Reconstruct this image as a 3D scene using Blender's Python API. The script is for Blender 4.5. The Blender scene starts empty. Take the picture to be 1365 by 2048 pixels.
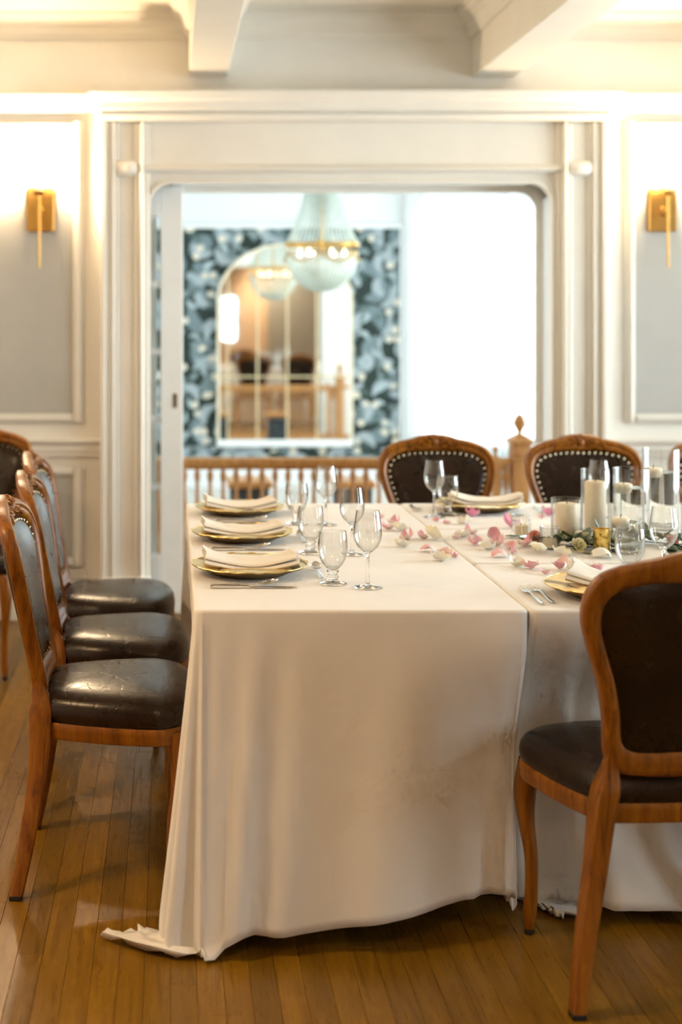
import bpy, math, random
from mathutils import Vector, Matrix
random.seed(7)
PI = math.pi
S = bpy.context.scene
COL = S.collection

# ------------------------------------------------------------------ camera
cd = bpy.data.cameras.new('camera')
cam = bpy.data.objects.new('camera', cd); COL.objects.link(cam)
cam.location = (0, 0, 1.42); cam.rotation_euler = (PI/2, 0, 0)
cd.sensor_fit = 'VERTICAL'; cd.sensor_height = 36.0; cd.sensor_width = 24.0
cd.lens = 2800/2048*36.0
cd.shift_x = (682.5-343)/2048; cd.shift_y = -(1024-635)/2048
cd.clip_start = 0.05
cd.dof.use_dof = True; cd.dof.focus_distance = 3.55; cd.dof.aperture_fstop = 1.9
S.camera = cam
S.view_settings.view_transform = 'Standard'; S.view_settings.look = 'None'
S.view_settings.gamma = 1.0; S.view_settings.use_curve_mapping = False
S.view_settings.exposure = 0.7
S.cycles.max_bounces = 8; S.cycles.diffuse_bounces = 3; S.cycles.glossy_bounces = 3
S.cycles.transmission_bounces = 8; S.cycles.transparent_max_bounces = 14
S.cycles.use_adaptive_sampling = True; S.cycles.adaptive_threshold = 0.08; S.cycles.adaptive_min_samples = 12
S.cycles.sample_clamp_indirect = 6.0

# ------------------------------------------------------------------ world, daylight portals, added warm ceiling fills
w = bpy.data.worlds.new('sky'); S.world = w; w.use_nodes = True
bg = w.node_tree.nodes['Background']
bg.inputs[0].default_value = (0.86, 0.95, 1.0, 1); bg.inputs[1].default_value = 9.5

def area(name, loc, rot, sx, sy, power=0, col=(1, 1, 1), portal=False, shape='RECTANGLE'):
    l = bpy.data.lights.new(name, 'AREA'); l.shape = shape; l.size = sx
    if shape == 'RECTANGLE': l.size_y = sy
    l.energy = power; l.color = col
    o = bpy.data.objects.new(name, l); COL.objects.link(o); o.location = loc; o.rotation_euler = rot
    if portal: l.cycles.is_portal = True
    return o
RW, LW = 4.2, -2.7      # side walls
area('portal', (2.84, 11.86, 1.4), (-PI/2, 0, 0), 1.6, 2.1, portal=True)
area('portal', (RW+.16, 9.2, 1.45), (0, PI/2, 0), 2.3, 4.0, portal=True)
area('portal', (LW-.11, 9.2, 1.5), (0, -PI/2, 0), 1.8, 2.0, portal=True)
area('portal', (RW+.16, 4.6, 1.425), (0, PI/2, 0), 2.15, 2.8, portal=True)
area('portal', (RW+.16, 1.45, 1.45), (0, PI/2, 0), 1.9, .8, portal=True)
WARM = (1.0, 0.66, 0.34)
area('warm_ceiling_fill', (0.4, 0.6, 2.78), (0, 0, 0), 0.5, 0.5, 15, WARM, shape='DISK')  # unseen fill, added to warm the front drape
area('warm_ceiling_fill', (1.6, -3.8, 2.78), (0, 0, 0), 0.5, 0.5, 85, (1, .76, .50), shape='DISK')  # unseen fill, added to brighten the back wall for the mirror
area('warm_ceiling_fill', (-1.7, 2.6, 2.78), (0, 0, 0), 0.5, 0.5, 30, WARM, shape='DISK')  # unseen fill, added for warmth on the left side

# ------------------------------------------------------------------ materials
def new_mat(name):
    m = bpy.data.materials.new(name); m.use_nodes = True
    nt = m.node_tree; b = nt.nodes['Principled BSDF']
    return m, nt, b
def coords(nt, kind='Object', scale=(1, 1, 1), obj_random=False):
    tc = nt.nodes.new('ShaderNodeTexCoord'); mp = nt.nodes.new('ShaderNodeMapping')
    mp.inputs['Scale'].default_value = scale
    nt.links.new(tc.outputs[kind], mp.inputs['Vector'])
    if obj_random:
        oi = nt.nodes.new('ShaderNodeObjectInfo'); mu = nt.nodes.new('ShaderNodeMath'); mu.operation = 'MULTIPLY'
        mu.inputs[1].default_value = 37.0
        nt.links.new(oi.outputs['Random'], mu.inputs[0])
        cb = nt.nodes.new('ShaderNodeCombineXYZ')
        for i in range(3): nt.links.new(mu.outputs[0], cb.inputs[i])
        nt.links.new(cb.outputs[0], mp.inputs['Location'])
    return mp.outputs['Vector']
def ramp(nt, fac, stops):
    r = nt.nodes.new('ShaderNodeValToRGB'); e = r.color_ramp.elements
    while len(e) < len(stops): e.new(0.5)
    for i, (p, c) in enumerate(stops):
        e[i].position = p; e[i].color = (c[0], c[1], c[2], 1)
    nt.links.new(fac, r.inputs['Fac']); return r.outputs['Color']
def noise(nt, vec, scale, detail=3, rough=.5, dist=0.0):
    n = nt.nodes.new('ShaderNodeTexNoise'); n.inputs['Scale'].default_value = scale
    n.inputs['Detail'].default_value = detail; n.inputs['Roughness'].default_value = rough
    n.inputs['Distortion'].default_value = dist
    if vec: nt.links.new(vec, n.inputs['Vector'])
    return n.outputs['Fac']
def bump(nt, b, h, strength=.2, dist=.01):
    n = nt.nodes.new('ShaderNodeBump'); n.inputs['Strength'].default_value = strength
    n.inputs['Distance'].default_value = dist
    nt.links.new(h, n.inputs['Height']); nt.links.new(n.outputs[0], b.inputs['Normal']); return n
def simple(name, c, rough=.5, metal=0.0, var=.08, nscale=6.0, bstr=0.0, bscale=60.0, coat=0.0, spec=.5):
    m, nt, b = new_mat(name)
    v = coords(nt, 'Object')
    f = noise(nt, v, nscale, 3)
    lo = tuple(x*(1-var) for x in c); hi = tuple(min(1, x*(1+var)) for x in c)
    nt.links.new(ramp(nt, f, [(.3, lo), (.7, hi)]), b.inputs['Base Color'])
    b.inputs['Roughness'].default_value = rough; b.inputs['Metallic'].default_value = metal
    b.inputs['Coat Weight'].default_value = coat; b.inputs['Specular IOR Level'].default_value = spec
    if bstr: bump(nt, b, noise(nt, v, bscale, 4), bstr, .002)
    return m
def wood(name, dark, mid, light, rough=.32, scale=(14, 14, 1.6), coat=.2):
    m, nt, b = new_mat(name)
    v = coords(nt, 'Object', scale, True)
    f = noise(nt, v, 2.2, 6, .6, 1.2)
    v2 = coords(nt, 'Object', (scale[0]*6, scale[1]*6, scale[2]*2), True)
    g = noise(nt, v2, 3.0, 3, .7)
    mx = nt.nodes.new('ShaderNodeMath'); mx.operation = 'MULTIPLY_ADD'
    mx.inputs[1].default_value = .35; nt.links.new(g, mx.inputs[0]); nt.links.new(f, mx.inputs[2])
    nt.links.new(ramp(nt, mx.outputs[0], [(.42, dark), (.62, mid), (.85, light)]), b.inputs['Base Color'])
    b.inputs['Roughness'].default_value = rough; b.inputs['Coat Weight'].default_value = coat
    b.inputs['Coat Roughness'].default_value = .15; b.inputs['Specular IOR Level'].default_value = .35
    bump(nt, b, g, .05, .001)
    return m
M = {}
M['paint'] = simple('cream_paint', (.85, .82, .745), .42, var=.02)
M['ceil'] = simple('ceiling_paint', (.83, .79, .70), .5, var=.02)
M['panel'] = simple('grey_panel_paint', (.48, .48, .45), .6, var=.03, bstr=.03)
M['white'] = simple('white_paint', (.84, .86, .85), .45, var=.02)
M['hallwhite'] = simple('hall_white_paint', (.74, .76, .75), .5, var=.02)
M['peach'] = simple('warm_lit_paint', (.86, .64, .44), .6, var=.04)  # warm lamp light on the back wall, put into the colour
M['chairwood'] = wood('carved_walnut', (.075, .020, .0015), (.215, .066, .003), (.32, .115, .007), .40, coat=.06)
M['railwood'] = wood('oak_railing', (.30, .12, .030), (.46, .20, .055), (.58, .28, .085), .35)
M['brass'] = simple('brushed_brass', (.62, .38, .11), .32, 1.0, .08, 30)
M['gold'] = simple('gold_charger', (.80, .60, .24), .30, 1.0, .12, 40, .35, 45)
M['goldshade'] = simple('gold_charger_shade', (.22, .14, .05), .45, .6, .1)  # gold darkened in its colour for the shadow under the plate
M['steel'] = simple('polished_steel', (.66, .63, .58), .16, 1.0, .05)
M['palegold'] = simple('pale_gold_paint', (.74, .60, .36), .4, .4, .05)
M['nail'] = simple('brass_nailhead', (.62, .50, .34), .25, 1.0, .05)
M['black'] = simple('black_rubber', (.012, .011, .010), .6)
M['wax'] = simple('ivory_wax', (.83, .74, .56), .5, var=.03); 
M['wick'] = simple('burnt_wick', (.05, .045, .04), .9)
M['bronze'] = simple('dark_pull', (.22, .17, .12), .4, .7)
M['slate'] = simple('slate_fabric', (.035, .04, .045), .8)
M['napkin'] = simple('ivory_linen', (.86, .81, .72), .85, var=.03, bstr=.15, bscale=300)
M['hallfloor'] = simple('glare_hall_floor', (.62, .56, .48), .25, var=.08)  # window glare on the hall floor is put into this pale colour
def wax_sss():
    b = M['wax'].node_tree.nodes['Principled BSDF']
    b.inputs['Subsurface Weight'].default_value = .35; b.inputs['Subsurface Radius'].default_value = (.02, .012, .006)
    b.inputs['Subsurface Scale'].default_value = .6
wax_sss()

def mk_leather():
    m, nt, b = new_mat('cracked_brown_leather')
    v = coords(nt, 'Object', (1, 1, 1), True)
    f = noise(nt, v, 7, 4, .6)
    nt.links.new(ramp(nt, f, [(.3, (.011, .0055, .0025)), (.7, (.027, .0125, .0055))]), b.inputs['Base Color'])
    vo = nt.nodes.new('ShaderNodeTexVoronoi'); vo.feature = 'DISTANCE_TO_EDGE'; vo.inputs['Scale'].default_value = 19
    ns = nt.nodes.new('ShaderNodeTexNoise'); ns.inputs['Scale'].default_value = 9
    ad = nt.nodes.new('ShaderNodeVectorMath'); ad.operation = 'MULTIPLY_ADD'; ad.inputs[1].default_value = (.12, .12, .12)
    nt.links.new(v, ns.inputs['Vector']); nt.links.new(ns.outputs['Color'], ad.inputs[0]); nt.links.new(v, ad.inputs[2])
    nt.links.new(ad.outputs[0], vo.inputs['Vector'])
    mr = nt.nodes.new('ShaderNodeMapRange'); mr.inputs['From Max'].default_value = .035
    nt.links.new(vo.outputs['Distance'], mr.inputs['Value'])
    bump(nt, b, mr.outputs[0], .2, .001)
    nt.links.new(ramp(nt, f, [(.3, (.24,)*3), (.7, (.30,)*3)]), b.inputs['Roughness'])
    b.inputs['Specular IOR Level'].default_value = .30
    return m
M['leather'] = mk_leather()

def mk_cloth():
    m, nt, b = new_mat('satin_tablecloth')
    v = coords(nt, 'Object')
    f = noise(nt, v, 3.5, 4, .55, .6)
    nt.links.new(ramp(nt, f, [(.3, (.82, .785, .735)), (.7, (.86, .83, .785))]), b.inputs['Base Color'])
    b.inputs['Roughness'].default_value = .55; b.inputs['Sheen Weight'].default_value = .25
    b.inputs['Sheen Roughness'].default_value = .4
    bump(nt, b, f, .32, .014)
    return m
M['cloth'] = mk_cloth()

def mk_plank():
    m, nt, b = new_mat('oak_strip_floor')
    oi = nt.nodes.new('ShaderNodeObjectInfo')
    v = coords(nt, 'Object', (40, 2.2, 1), True)
    f = noise(nt, v, 1.6, 5, .65, .8)
    v2 = coords(nt, 'Object', (160, 6, 1), True)
    g = noise(nt, v2, 2.0, 2, .6)
    c1 = ramp(nt, f, [(.25, (.135, .058, .003)), (.55, (.225, .108, .006)), (.8, (.285, .145, .011))])
    hv = nt.nodes.new('ShaderNodeHueSaturation')
    mr = nt.nodes.new('ShaderNodeMapRange'); mr.inputs['To Min'].default_value = .72; mr.inputs['To Max'].default_value = 1.22
    nt.links.new(oi.outputs['Random'], mr.inputs['Value']); nt.links.new(mr.outputs[0], hv.inputs['Value'])
    nt.links.new(c1, hv.inputs['Color']); nt.links.new(hv.outputs[0], b.inputs['Base Color'])
    nt.links.new(ramp(nt, g, [(.3, (.26,)*3), (.7, (.40,)*3)]), b.inputs['Roughness'])
    bump(nt, b, g, .06, .001)
    return m
M['plank'] = mk_plank()

def mk_glass(name, ior=1.45, tint=(1, 1, 1)):
    m = bpy.data.materials.new(name); m.use_nodes = True; nt = m.node_tree; nt.nodes.clear()
    o = nt.nodes.new('ShaderNodeOutputMaterial'); g = nt.nodes.new('ShaderNodeBsdfGlass')
    g.inputs['IOR'].default_value = ior; g.inputs['Roughness'].default_value = 0.0; g.inputs['Color'].default_value = (*tint, 1)
    nt.links.new(g.outputs[0], o.inputs['Surface']); return m
M['glass'] = mk_glass('clear_glass')
M['water'] = mk_glass('water', 1.33, (.98, 1, .99))
def mk_thin(name):
    m = bpy.data.materials.new(name); m.use_nodes = True; nt = m.node_tree; nt.nodes.clear(); L = nt.links.new
    o = nt.nodes.new('ShaderNodeOutputMaterial'); mx = nt.nodes.new('ShaderNodeMixShader')
    t = nt.nodes.new('ShaderNodeBsdfTransparent'); g = nt.nodes.new('ShaderNodeBsdfGlossy'); g.inputs['Roughness'].default_value = .03
    lw = nt.nodes.new('ShaderNodeLayerWeight'); lw.inputs['Blend'].default_value = .5
    p = nt.nodes.new('ShaderNodeMath'); p.operation = 'POWER'; p.inputs[1].default_value = 2.3; L(lw.outputs['Facing'], p.inputs[0])
    q = nt.nodes.new('ShaderNodeMath'); q.operation = 'MULTIPLY_ADD'; q.inputs[1].default_value = .80; q.inputs[2].default_value = .045; L(p.outputs[0], q.inputs[0])
    L(ramp(nt, p.outputs[0], [(0, (.985, .985, .98)), (.35, (.93, .94, .93)), (1, (.45, .48, .47))]), t.inputs[0])
    L(q.outputs[0], mx.inputs[0]); L(t.outputs[0], mx.inputs[1]); L(g.outputs[0], mx.inputs[2]); L(mx.outputs[0], o.inputs['Surface']); return m
M['thin'] = mk_thin('blown_glass')
def mk_pane():
    m = bpy.data.materials.new('window_glass'); m.use_nodes = True; nt = m.node_tree; nt.nodes.clear()
    o = nt.nodes.new('ShaderNodeOutputMaterial'); mx = nt.nodes.new('ShaderNodeMixShader')
    t = nt.nodes.new('ShaderNodeBsdfTransparent'); t.inputs[0].default_value = (.95, .97, .97, 1)
    g = nt.nodes.new('ShaderNodeBsdfGlossy'); g.inputs['Roughness'].default_value = .02
    fr = nt.nodes.new('ShaderNodeFresnel'); fr.inputs[0].default_value = 1.4
    nt.links.new(fr.outputs[0], mx.inputs[0]); nt.links.new(t.outputs[0], mx.inputs[1]); nt.links.new(g.outputs[0], mx.inputs[2])
    nt.links.new(mx.outputs[0], o.inputs['Surface']); return m
M['pane'] = mk_pane()
def mk_sheer():
    m = bpy.data.materials.new('sheer_voile'); m.use_nodes = True; nt = m.node_tree; nt.nodes.clear()
    o = nt.nodes.new('ShaderNodeOutputMaterial'); mx = nt.nodes.new('ShaderNodeMixShader'); m2 = nt.nodes.new('ShaderNodeMixShader')
    t = nt.nodes.new('ShaderNodeBsdfTransparent'); tl = nt.nodes.new('ShaderNodeBsdfTranslucent'); d = nt.nodes.new('ShaderNodeBsdfDiffuse')
    for n in (tl, d): n.inputs[0].default_value = (.80, .83, .83, 1)
    n = noise(nt, coords(nt, 'Object', (8, 8, .4)), 3, 3)
    mr = nt.nodes.new('ShaderNodeMapRange'); mr.inputs['To Min'].default_value = .86; mr.inputs['To Max'].default_value = .97
    nt.links.new(n, mr.inputs['Value'])
    m2.inputs[0].default_value = .35
    nt.links.new(tl.outputs[0], m2.inputs[1]); nt.links.new(d.outputs[0], m2.inputs[2])
    nt.links.new(mr.outputs[0], mx.inputs[0]); nt.links.new(t.outputs[0], mx.inputs[1]); nt.links.new(m2.outputs[0], mx.inputs[2])
    nt.links.new(mx.outputs[0], o.inputs['Surface']); return m
M['sheer'] = mk_sheer()
def mk_mirror():
    m, nt, b = new_mat('mirror_silver')
    b.inputs['Base Color'].default_value = (.90, .92, .90, 1); b.inputs['Metallic'].default_value = 1; 
    n = noise(nt, coords(nt), 2.0)
    nt.links.new(ramp(nt, n, [(0, (.02,)*3), (1, (.035,)*3)]), b.inputs['Roughness'])
    return m
M['mirror'] = mk_mirror()
def mk_emit(name, col, st):
    m, nt, b = new_mat(name)
    b.inputs['Base Color'].default_value = (*col, 1); b.inputs['Emission Color'].default_value = (*col, 1)
    b.inputs['Emission Strength'].default_value = st; return m
M['bulb'] = mk_emit('lit_bulb', (1, .72, .42), 60)
M['bulb2'] = mk_emit('lit_candle_bulb', (1, .86, .62), 6)
def mk_crystal():
    m = bpy.data.materials.new('crystal_beads'); m.use_nodes = True; nt = m.node_tree; nt.nodes.clear(); L = nt.links.new
    o = nt.nodes.new('ShaderNodeOutputMaterial'); a = nt.nodes.new('ShaderNodeMixShader'); c = nt.nodes.new('ShaderNodeMixShader'); e = nt.nodes.new('ShaderNodeMixShader')
    tl = nt.nodes.new('ShaderNodeBsdfTranslucent'); d = nt.nodes.new('ShaderNodeBsdfDiffuse'); g = nt.nodes.new('ShaderNodeBsdfGlossy'); t = nt.nodes.new('ShaderNodeBsdfTransparent')
    col = ramp(nt, noise(nt, coords(nt), 40), [(.3, (.72, .79, .71)), (.7, (.90, .95, .89))])
    for n in (tl, d): L(col, n.inputs[0])
    g.inputs['Roughness'].default_value = .12
    a.inputs[0].default_value = .5; L(tl.outputs[0], a.inputs[1]); L(d.outputs[0], a.inputs[2])
    c.inputs[0].default_value = .15; L(a.outputs[0], c.inputs[1]); L(g.outputs[0], c.inputs[2])
    e.inputs[0].default_value = .0; L(c.outputs[0], e.inputs[1]); L(t.outputs[0], e.inputs[2])
    L(c.outputs[0], o.inputs["Surface"]); return m
M['crystal'] = mk_crystal()
def mk_petal(name, base, tip):
    m, nt, b = new_mat(name)
    v = coords(nt, 'Object'); g = nt.nodes.new('ShaderNodeTexGradient')
    mp = nt.nodes.new('ShaderNodeMapping'); mp.inputs['Scale'].default_value = (0, 22, 0)
    mp.inputs['Rotation'].default_value = (0, 0, 0); mp.inputs['Location'].default_value = (.5, .5, 0)
    sx = nt.nodes.new('ShaderNodeSeparateXYZ'); nt.links.new(v, sx.inputs[0])
    ma = nt.nodes.new('ShaderNodeMath'); ma.operation = 'MULTIPLY_ADD'; ma.inputs[1].default_value = 22; ma.inputs[2].default_value = .45
    nt.links.new(sx.outputs['Y'], ma.inputs[0])
    n = noise(nt, v, 90, 3); m2 = nt.nodes.new('ShaderNodeMath'); m2.operation = 'MULTIPLY_ADD'; m2.inputs[1].default_value = .5
    nt.links.new(n, m2.inputs[0]); nt.links.new(ma.outputs[0], m2.inputs[2])
    nt.links.new(ramp(nt, m2.outputs[0], [(.3, base), (.95, tip)]), b.inputs['Base Color'])
    b.inputs['Roughness'].default_value = .6; b.inputs['Sheen Weight'].default_value = .3
    return m
M['pink'] = mk_petal('pink_petal', (.92, .82, .74), (.88, .44, .52))
M['hotpink'] = mk_petal('magenta_petal', (.85, .55, .62), (.84, .30, .52))
M['ivory'] = mk_petal('ivory_petal', (.88, .84, .62), (.92, .90, .80))
M['coral'] = mk_petal('coral_petal', (.72, .32, .18), (.78, .33, .27))
M['cream'] = mk_petal('cream_yellow_petal', (.72, .66, .25), (.86, .80, .52))
M['leafdark'] = simple('glossy_dark_leaf', (.012, .035, .012), .35, var=.3, nscale=40)
M['leafgrey'] = simple('eucalyptus_leaf', (.14, .20, .14), .55, var=.2, nscale=40)
M['leafolive'] = simple('olive_leaf', (.075, .10, .030), .5, var=.25, nscale=40)
def mk_mercury():
    m, nt, b = new_mat('mercury_gold_glass')
    n = noise(nt, coords(nt), 55, 5, .7)
    nt.links.new(ramp(nt, n, [(.36, (.10, .06, .01)), (.46, (.70, .48, .12)), (.7, (.92, .70, .26))]), b.inputs['Base Color'])
    b.inputs['Metallic'].default_value = 1; b.inputs['Roughness'].default_value = .28; return m
M['mercury'] = mk_mercury()

def mk_wallpaper():
    m, nt, b = new_mat('dark_leaf_wallpaper'); L = nt.links.new
    geo = nt.nodes.new('ShaderNodeNewGeometry'); sp = nt.nodes.new('ShaderNodeSeparateXYZ'); L(geo.outputs['Position'], sp.inputs[0])
    cb = nt.nodes.new('ShaderNodeCombineXYZ'); L(sp.outputs['X'], cb.inputs[0]); L(sp.outputs['Z'], cb.inputs[1])
    def mth(op, a, c=None, d=None):
        n = nt.nodes.new('ShaderNodeMath'); n.operation = op
        for i, x in enumerate((a, c, d)):
            if x is None: continue
            if isinstance(x, (int, float)): n.inputs[i].default_value = x
            else: L(x, n.inputs[i])
        return n.outputs[0]
    def layer(scale, seed, a, bb, curl, keep):
        vm = nt.nodes.new('ShaderNodeVectorMath'); vm.operation = 'MULTIPLY_ADD'
        vm.inputs[1].default_value = (scale,)*3; vm.inputs[2].default_value = (seed, seed*1.7, 0); L(cb.outputs[0], vm.inputs[0])
        vo = nt.nodes.new('ShaderNodeTexVoronoi'); vo.voronoi_dimensions = '2D'; vo.inputs['Scale'].default_value = 1; vo.inputs['Randomness'].default_value = .75
        L(vm.outputs[0], vo.inputs['Vector'])
        su = nt.nodes.new('ShaderNodeVectorMath'); su.operation = 'SUBTRACT'; L(vm.outputs[0], su.inputs[0]); L(vo.outputs['Position'], su.inputs[1])
        sc = nt.nodes.new('ShaderNodeSeparateColor'); L(vo.outputs['Color'], sc.inputs[0])
        vr = nt.nodes.new('ShaderNodeVectorRotate'); vr.rotation_type = 'Z_AXIS'; L(su.outputs[0], vr.inputs['Vector']); L(mth('MULTIPLY', sc.outputs[0], 6.28), vr.inputs['Angle'])
        s2 = nt.nodes.new('ShaderNodeSeparateXYZ'); L(vr.outputs[0], s2.inputs[0])
        ly = mth('SUBTRACT', s2.outputs['Y'], mth('MULTIPLY', mth('MULTIPLY', s2.outputs['X'], s2.outputs['X']), curl))
        d = mth('ADD', mth('POWER', mth('ABSOLUTE', mth('DIVIDE', s2.outputs['X'], a)), 2.0), mth('POWER', mth('ABSOLUTE', mth('DIVIDE', ly, bb)), 2.0))
        mr = nt.nodes.new('ShaderNodeMapRange'); mr.inputs['From Min'].default_value = 1.15; mr.inputs['From Max'].default_value = .85; L(d, mr.inputs['Value'])
        k = mth('LESS_THAN', sc.outputs[1], keep)
        vein = mth('ABSOLUTE', mth('SINE', mth('MULTIPLY', mth('ADD', s2.outputs['X'], mth('ABSOLUTE', mth('MULTIPLY', ly, 1.0))), 26)))
        return mth('MULTIPLY', mr.outputs[0], k), d, vein, sc.outputs[2]
    def mix(fac, a, c):
        n = nt.nodes.new('ShaderNodeMix'); n.data_type = 'RGBA'; L(fac, n.inputs[0])
        for i, x in ((6, a), (7, c)):
            if isinstance(x, tuple): n.inputs[i].default_value = (*x, 1)
            else: L(x, n.inputs[i])
        return n.outputs[2]
    col = (.012, .028, .022)
    f1, d1, v1, r1 = layer(4.2, 3.3, .60, .26, .9, .95)
    lc = mix(v1, (.06, .10, .10), (.20, .26, .28)); col = mix(f1, col, lc)
    f2, d2, v2, r2 = layer(5.5, 11.1, .56, .22, -1.0, .85)
    lc = mix(v2, (.19, .25, .27), (.42, .47, .49)); col = mix(f2, col, lc)
    f3, d3, v3, r3 = layer(8.5, 23.7, .5, .2, 1.1, .55)
    col = mix(f3, col, mix(r3, (.04, .08, .07), (.40, .48, .50)))
    f4, d4, v4, r4 = layer(13.0, 5.9, .40, .36, 0, .20)
    col = mix(f4, col, mix(r4, (.62, .60, .50), (.74, .66, .52)))
    L(col, b.inputs['Base Color']); b.inputs['Roughness'].default_value = .7
    return m
M['wallpaper'] = mk_wallpaper()

# ------------------------------------------------------------------ mesh helpers
def sstep(a, b_, x): t = max(0, min(1, (x-a)/(b_-a))); return t*t*(3-2*t)
class MB:
    def __init__(s): s.v = []; s.f = []
    def add(s, vs, fs):
        o = len(s.v); s.v += [tuple(v) for v in vs]; s.f += [tuple(i+o for i in f) for f in fs]; return s
    def box(s, x0, x1, y0, y1, z0, z1, c=0.0):
        if c <= 0:
            vs = [(x, y, z) for z in (z0, z1) for y in (y0, y1) for x in (x0, x1)]
            return s.add(vs, [(0, 2, 3, 1), (4, 5, 7, 6), (0, 1, 5, 4), (2, 6, 7, 3), (0, 4, 6, 2), (1, 3, 7, 5)])
        def ring(z, i):
            return [(x0+i+c, y0+i, z), (x1-i-c, y0+i, z), (x1-i, y0+i+c, z), (x1-i, y1-i-c, z), (x1-i-c, y1-i, z), (x0+i+c, y1-i, z), (x0+i, y1-i-c, z), (x0+i, y0+i+c, z)]
        return s.loft([ring(z0, c*.9), ring(z0+c, 0), ring(z1-c, 0), ring(z1, c*.9)])
    def loft(s, rings, closed=True, caps=True, loop=False):
        n = len(rings[0]); vs = [p for r in rings for p in r]; fs = []
        R = len(rings)
        for i in range(R if loop else R-1):
            a = i*n; b_ = ((i+1) % R)*n
            for j in range(n if closed else n-1):
                k = (j+1) % n; fs.append((a+j, a+k, b_+k, b_+j))
        if caps and not loop and closed:
            fs.append(tuple(range(n))[::-1]); fs.append(tuple(range((R-1)*n, R*n)))
        return s.add(vs, fs)
    def lathe(s, prof, seg=24, c=(0, 0, 0), closed=False):
        rings = [[(c[0]+r*math.cos(2*PI*k/seg), c[1]+r*math.sin(2*PI*k/seg), c[2]+z) for k in range(seg)] for r, z in prof]
        return s.loft(rings, caps=not closed, loop=closed)
    def tube(s, pts, rad, seg=10, sq=None):
        P = [Vector(p) for p in pts]; n = len(P)
        if isinstance(rad, (int, float)): rad = [rad]*n
        t0 = (P[1]-P[0]).normalized(); up = Vector((0, 0, 1)) if abs(t0.z) < .9 else Vector((1, 0, 0))
        u = t0.cross(up).normalized(); rings = []
        for i in range(n):
            t = (P[min(i+1, n-1)]-P[max(i-1, 0)]).normalized()
            u = (u-t*u.dot(t)).normalized(); v = t.cross(u); r = rad[i]
            ra, rb = (r, r) if not isinstance(r, tuple) else r
            rings.append([tuple(P[i]+u*(ra*math.cos(2*PI*k/seg))+v*(rb*math.sin(2*PI*k/seg))) for k in range(seg)])
        return s.loft(rings)
    def sphere(s, c, r, seg=10, rg=6, sc=(1, 1, 1)):
        rings = []
        for i in range(1, rg):
            a = PI*i/rg
            rings.append([(c[0]+sc[0]*r*math.sin(a)*math.cos(2*PI*k/seg), c[1]+sc[1]*r*math.sin(a)*math.sin(2*PI*k/seg), c[2]-sc[2]*r*math.cos(a)) for k in range(seg)])
        return s.loft(rings)
    def mesh(s, name, m, smooth=True, angle=40):
        me = bpy.data.meshes.new(name); me.from_pydata(s.v, [], s.f); me.update()
        import bmesh
        bm = bmesh.new(); bm.from_mesh(me); bmesh.ops.recalc_face_normals(bm, faces=bm.faces); bm.to_mesh(me); bm.free()
        me.materials.append(M[m])
        if smooth:
            me.polygons.foreach_set('use_smooth', [True]*len(me.polygons)); me.set_sharp_from_angle(angle=math.radians(angle))
        return me
    def build(s, name, m, parent=None, smooth=True, angle=40, kind=None, label=None):
        o = bpy.data.objects.new(name, s.mesh(name, m, smooth, angle)); COL.objects.link(o)
        if parent: o.parent = parent
        if kind: o['kind'] = kind
        if label: o['label'] = label
        return o
def empty(name, loc=(0, 0, 0), rz=0.0):
    o = bpy.data.objects.new(name, None); COL.objects.link(o); o.location = loc; o.rotation_euler = (0, 0, rz)
    o.empty_display_size = .05; return o
def tag(o, label, cat, group=None, kind=None):
    o['label'] = label; o['category'] = cat
    if group: o['group'] = group
    if kind: o['kind'] = kind
    return o
def struct(o, label=None):
    o['kind'] = 'structure'
    if label: o['label'] = label
    return o
def dup(o, loc=None, rz=None, label=None, parent=None):
    c = o.copy(); COL.objects.link(c)
    if parent is not None: c.parent = parent
    if loc is not None: c.location = loc
    if rz is not None: c.rotation_euler = (0, 0, rz)
    if label: c['label'] = label
    for ch in list(o.children): dup(ch, parent=c)
    return c
def B(*a, c=0.0): return MB().box(*a, c=c)

# ------------------------------------------------------------------ room shell
LW, BW, DY, HF = -2.7, -4.5, 6.57, 11.7    # left wall, back wall, dividing wall front, hall far wall
CZ = 2.84
PW = .057
floor = struct(B(LW, RW, BW, 6.80, -.10, -.014).build('floor', 'plank', smooth=False), 'oak strip floor of narrow boards running toward the doorway')
rnd = random.Random(3)
plank_mesh = []
for ln in (.55, .8, 1.1, 1.45):
    plank_mesh.append((ln, B(-PW/2+.0003, PW/2-.0003, -ln/2+.0003, ln/2-.0003, -.014, 0, c=.0007).mesh('plank', 'plank', smooth=False)))
PX0, PX1, PY0, PY1 = -1.37, 2.11, 2.35, 6.55
x = PX0
rest = MB(); n_pl = 0
while x < PX1-.01:
    y = PY0-rnd.random()*.5
    while y < PY1:
        ln, me = rnd.choice(plank_mesh[1:] if y > 3 else plank_mesh)
        o = bpy.data.objects.new('plank', me); COL.objects.link(o); o.parent = floor
        L0 = min(ln, 6.79-y)
        o.location = (x+PW/2, y+L0/2, 0); o.scale = (1, L0/ln, 1); y += L0; n_pl += 1
    yb = BW
    while yb < PY0-.5:
        ln = min(rnd.choice((.9, 1.3, 1.7)), PY0-.5-yb)
        rest.box(x+.0006, x+PW-.0006, yb+.0007, yb+ln-.0007, -.014, -.0001); yb += ln
    x += PW
PX1 = x
for (a, b_) in ((LW, PX0), (PX1, RW)):
    x = a
    while x < b_-.005:
        y = BW; wd = min(PW, b_-x)
        while y < 6.79:
            ln = min(rnd.choice((.9, 1.3, 1.7)), 6.79-y); rest.box(x+.0006, x+wd-.0006, y+.0007, y+ln-.0007, -.014, -.0001); y += ln
        x += wd
rest.build('planks', 'plank', floor, smooth=False, kind='stuff')
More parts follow.
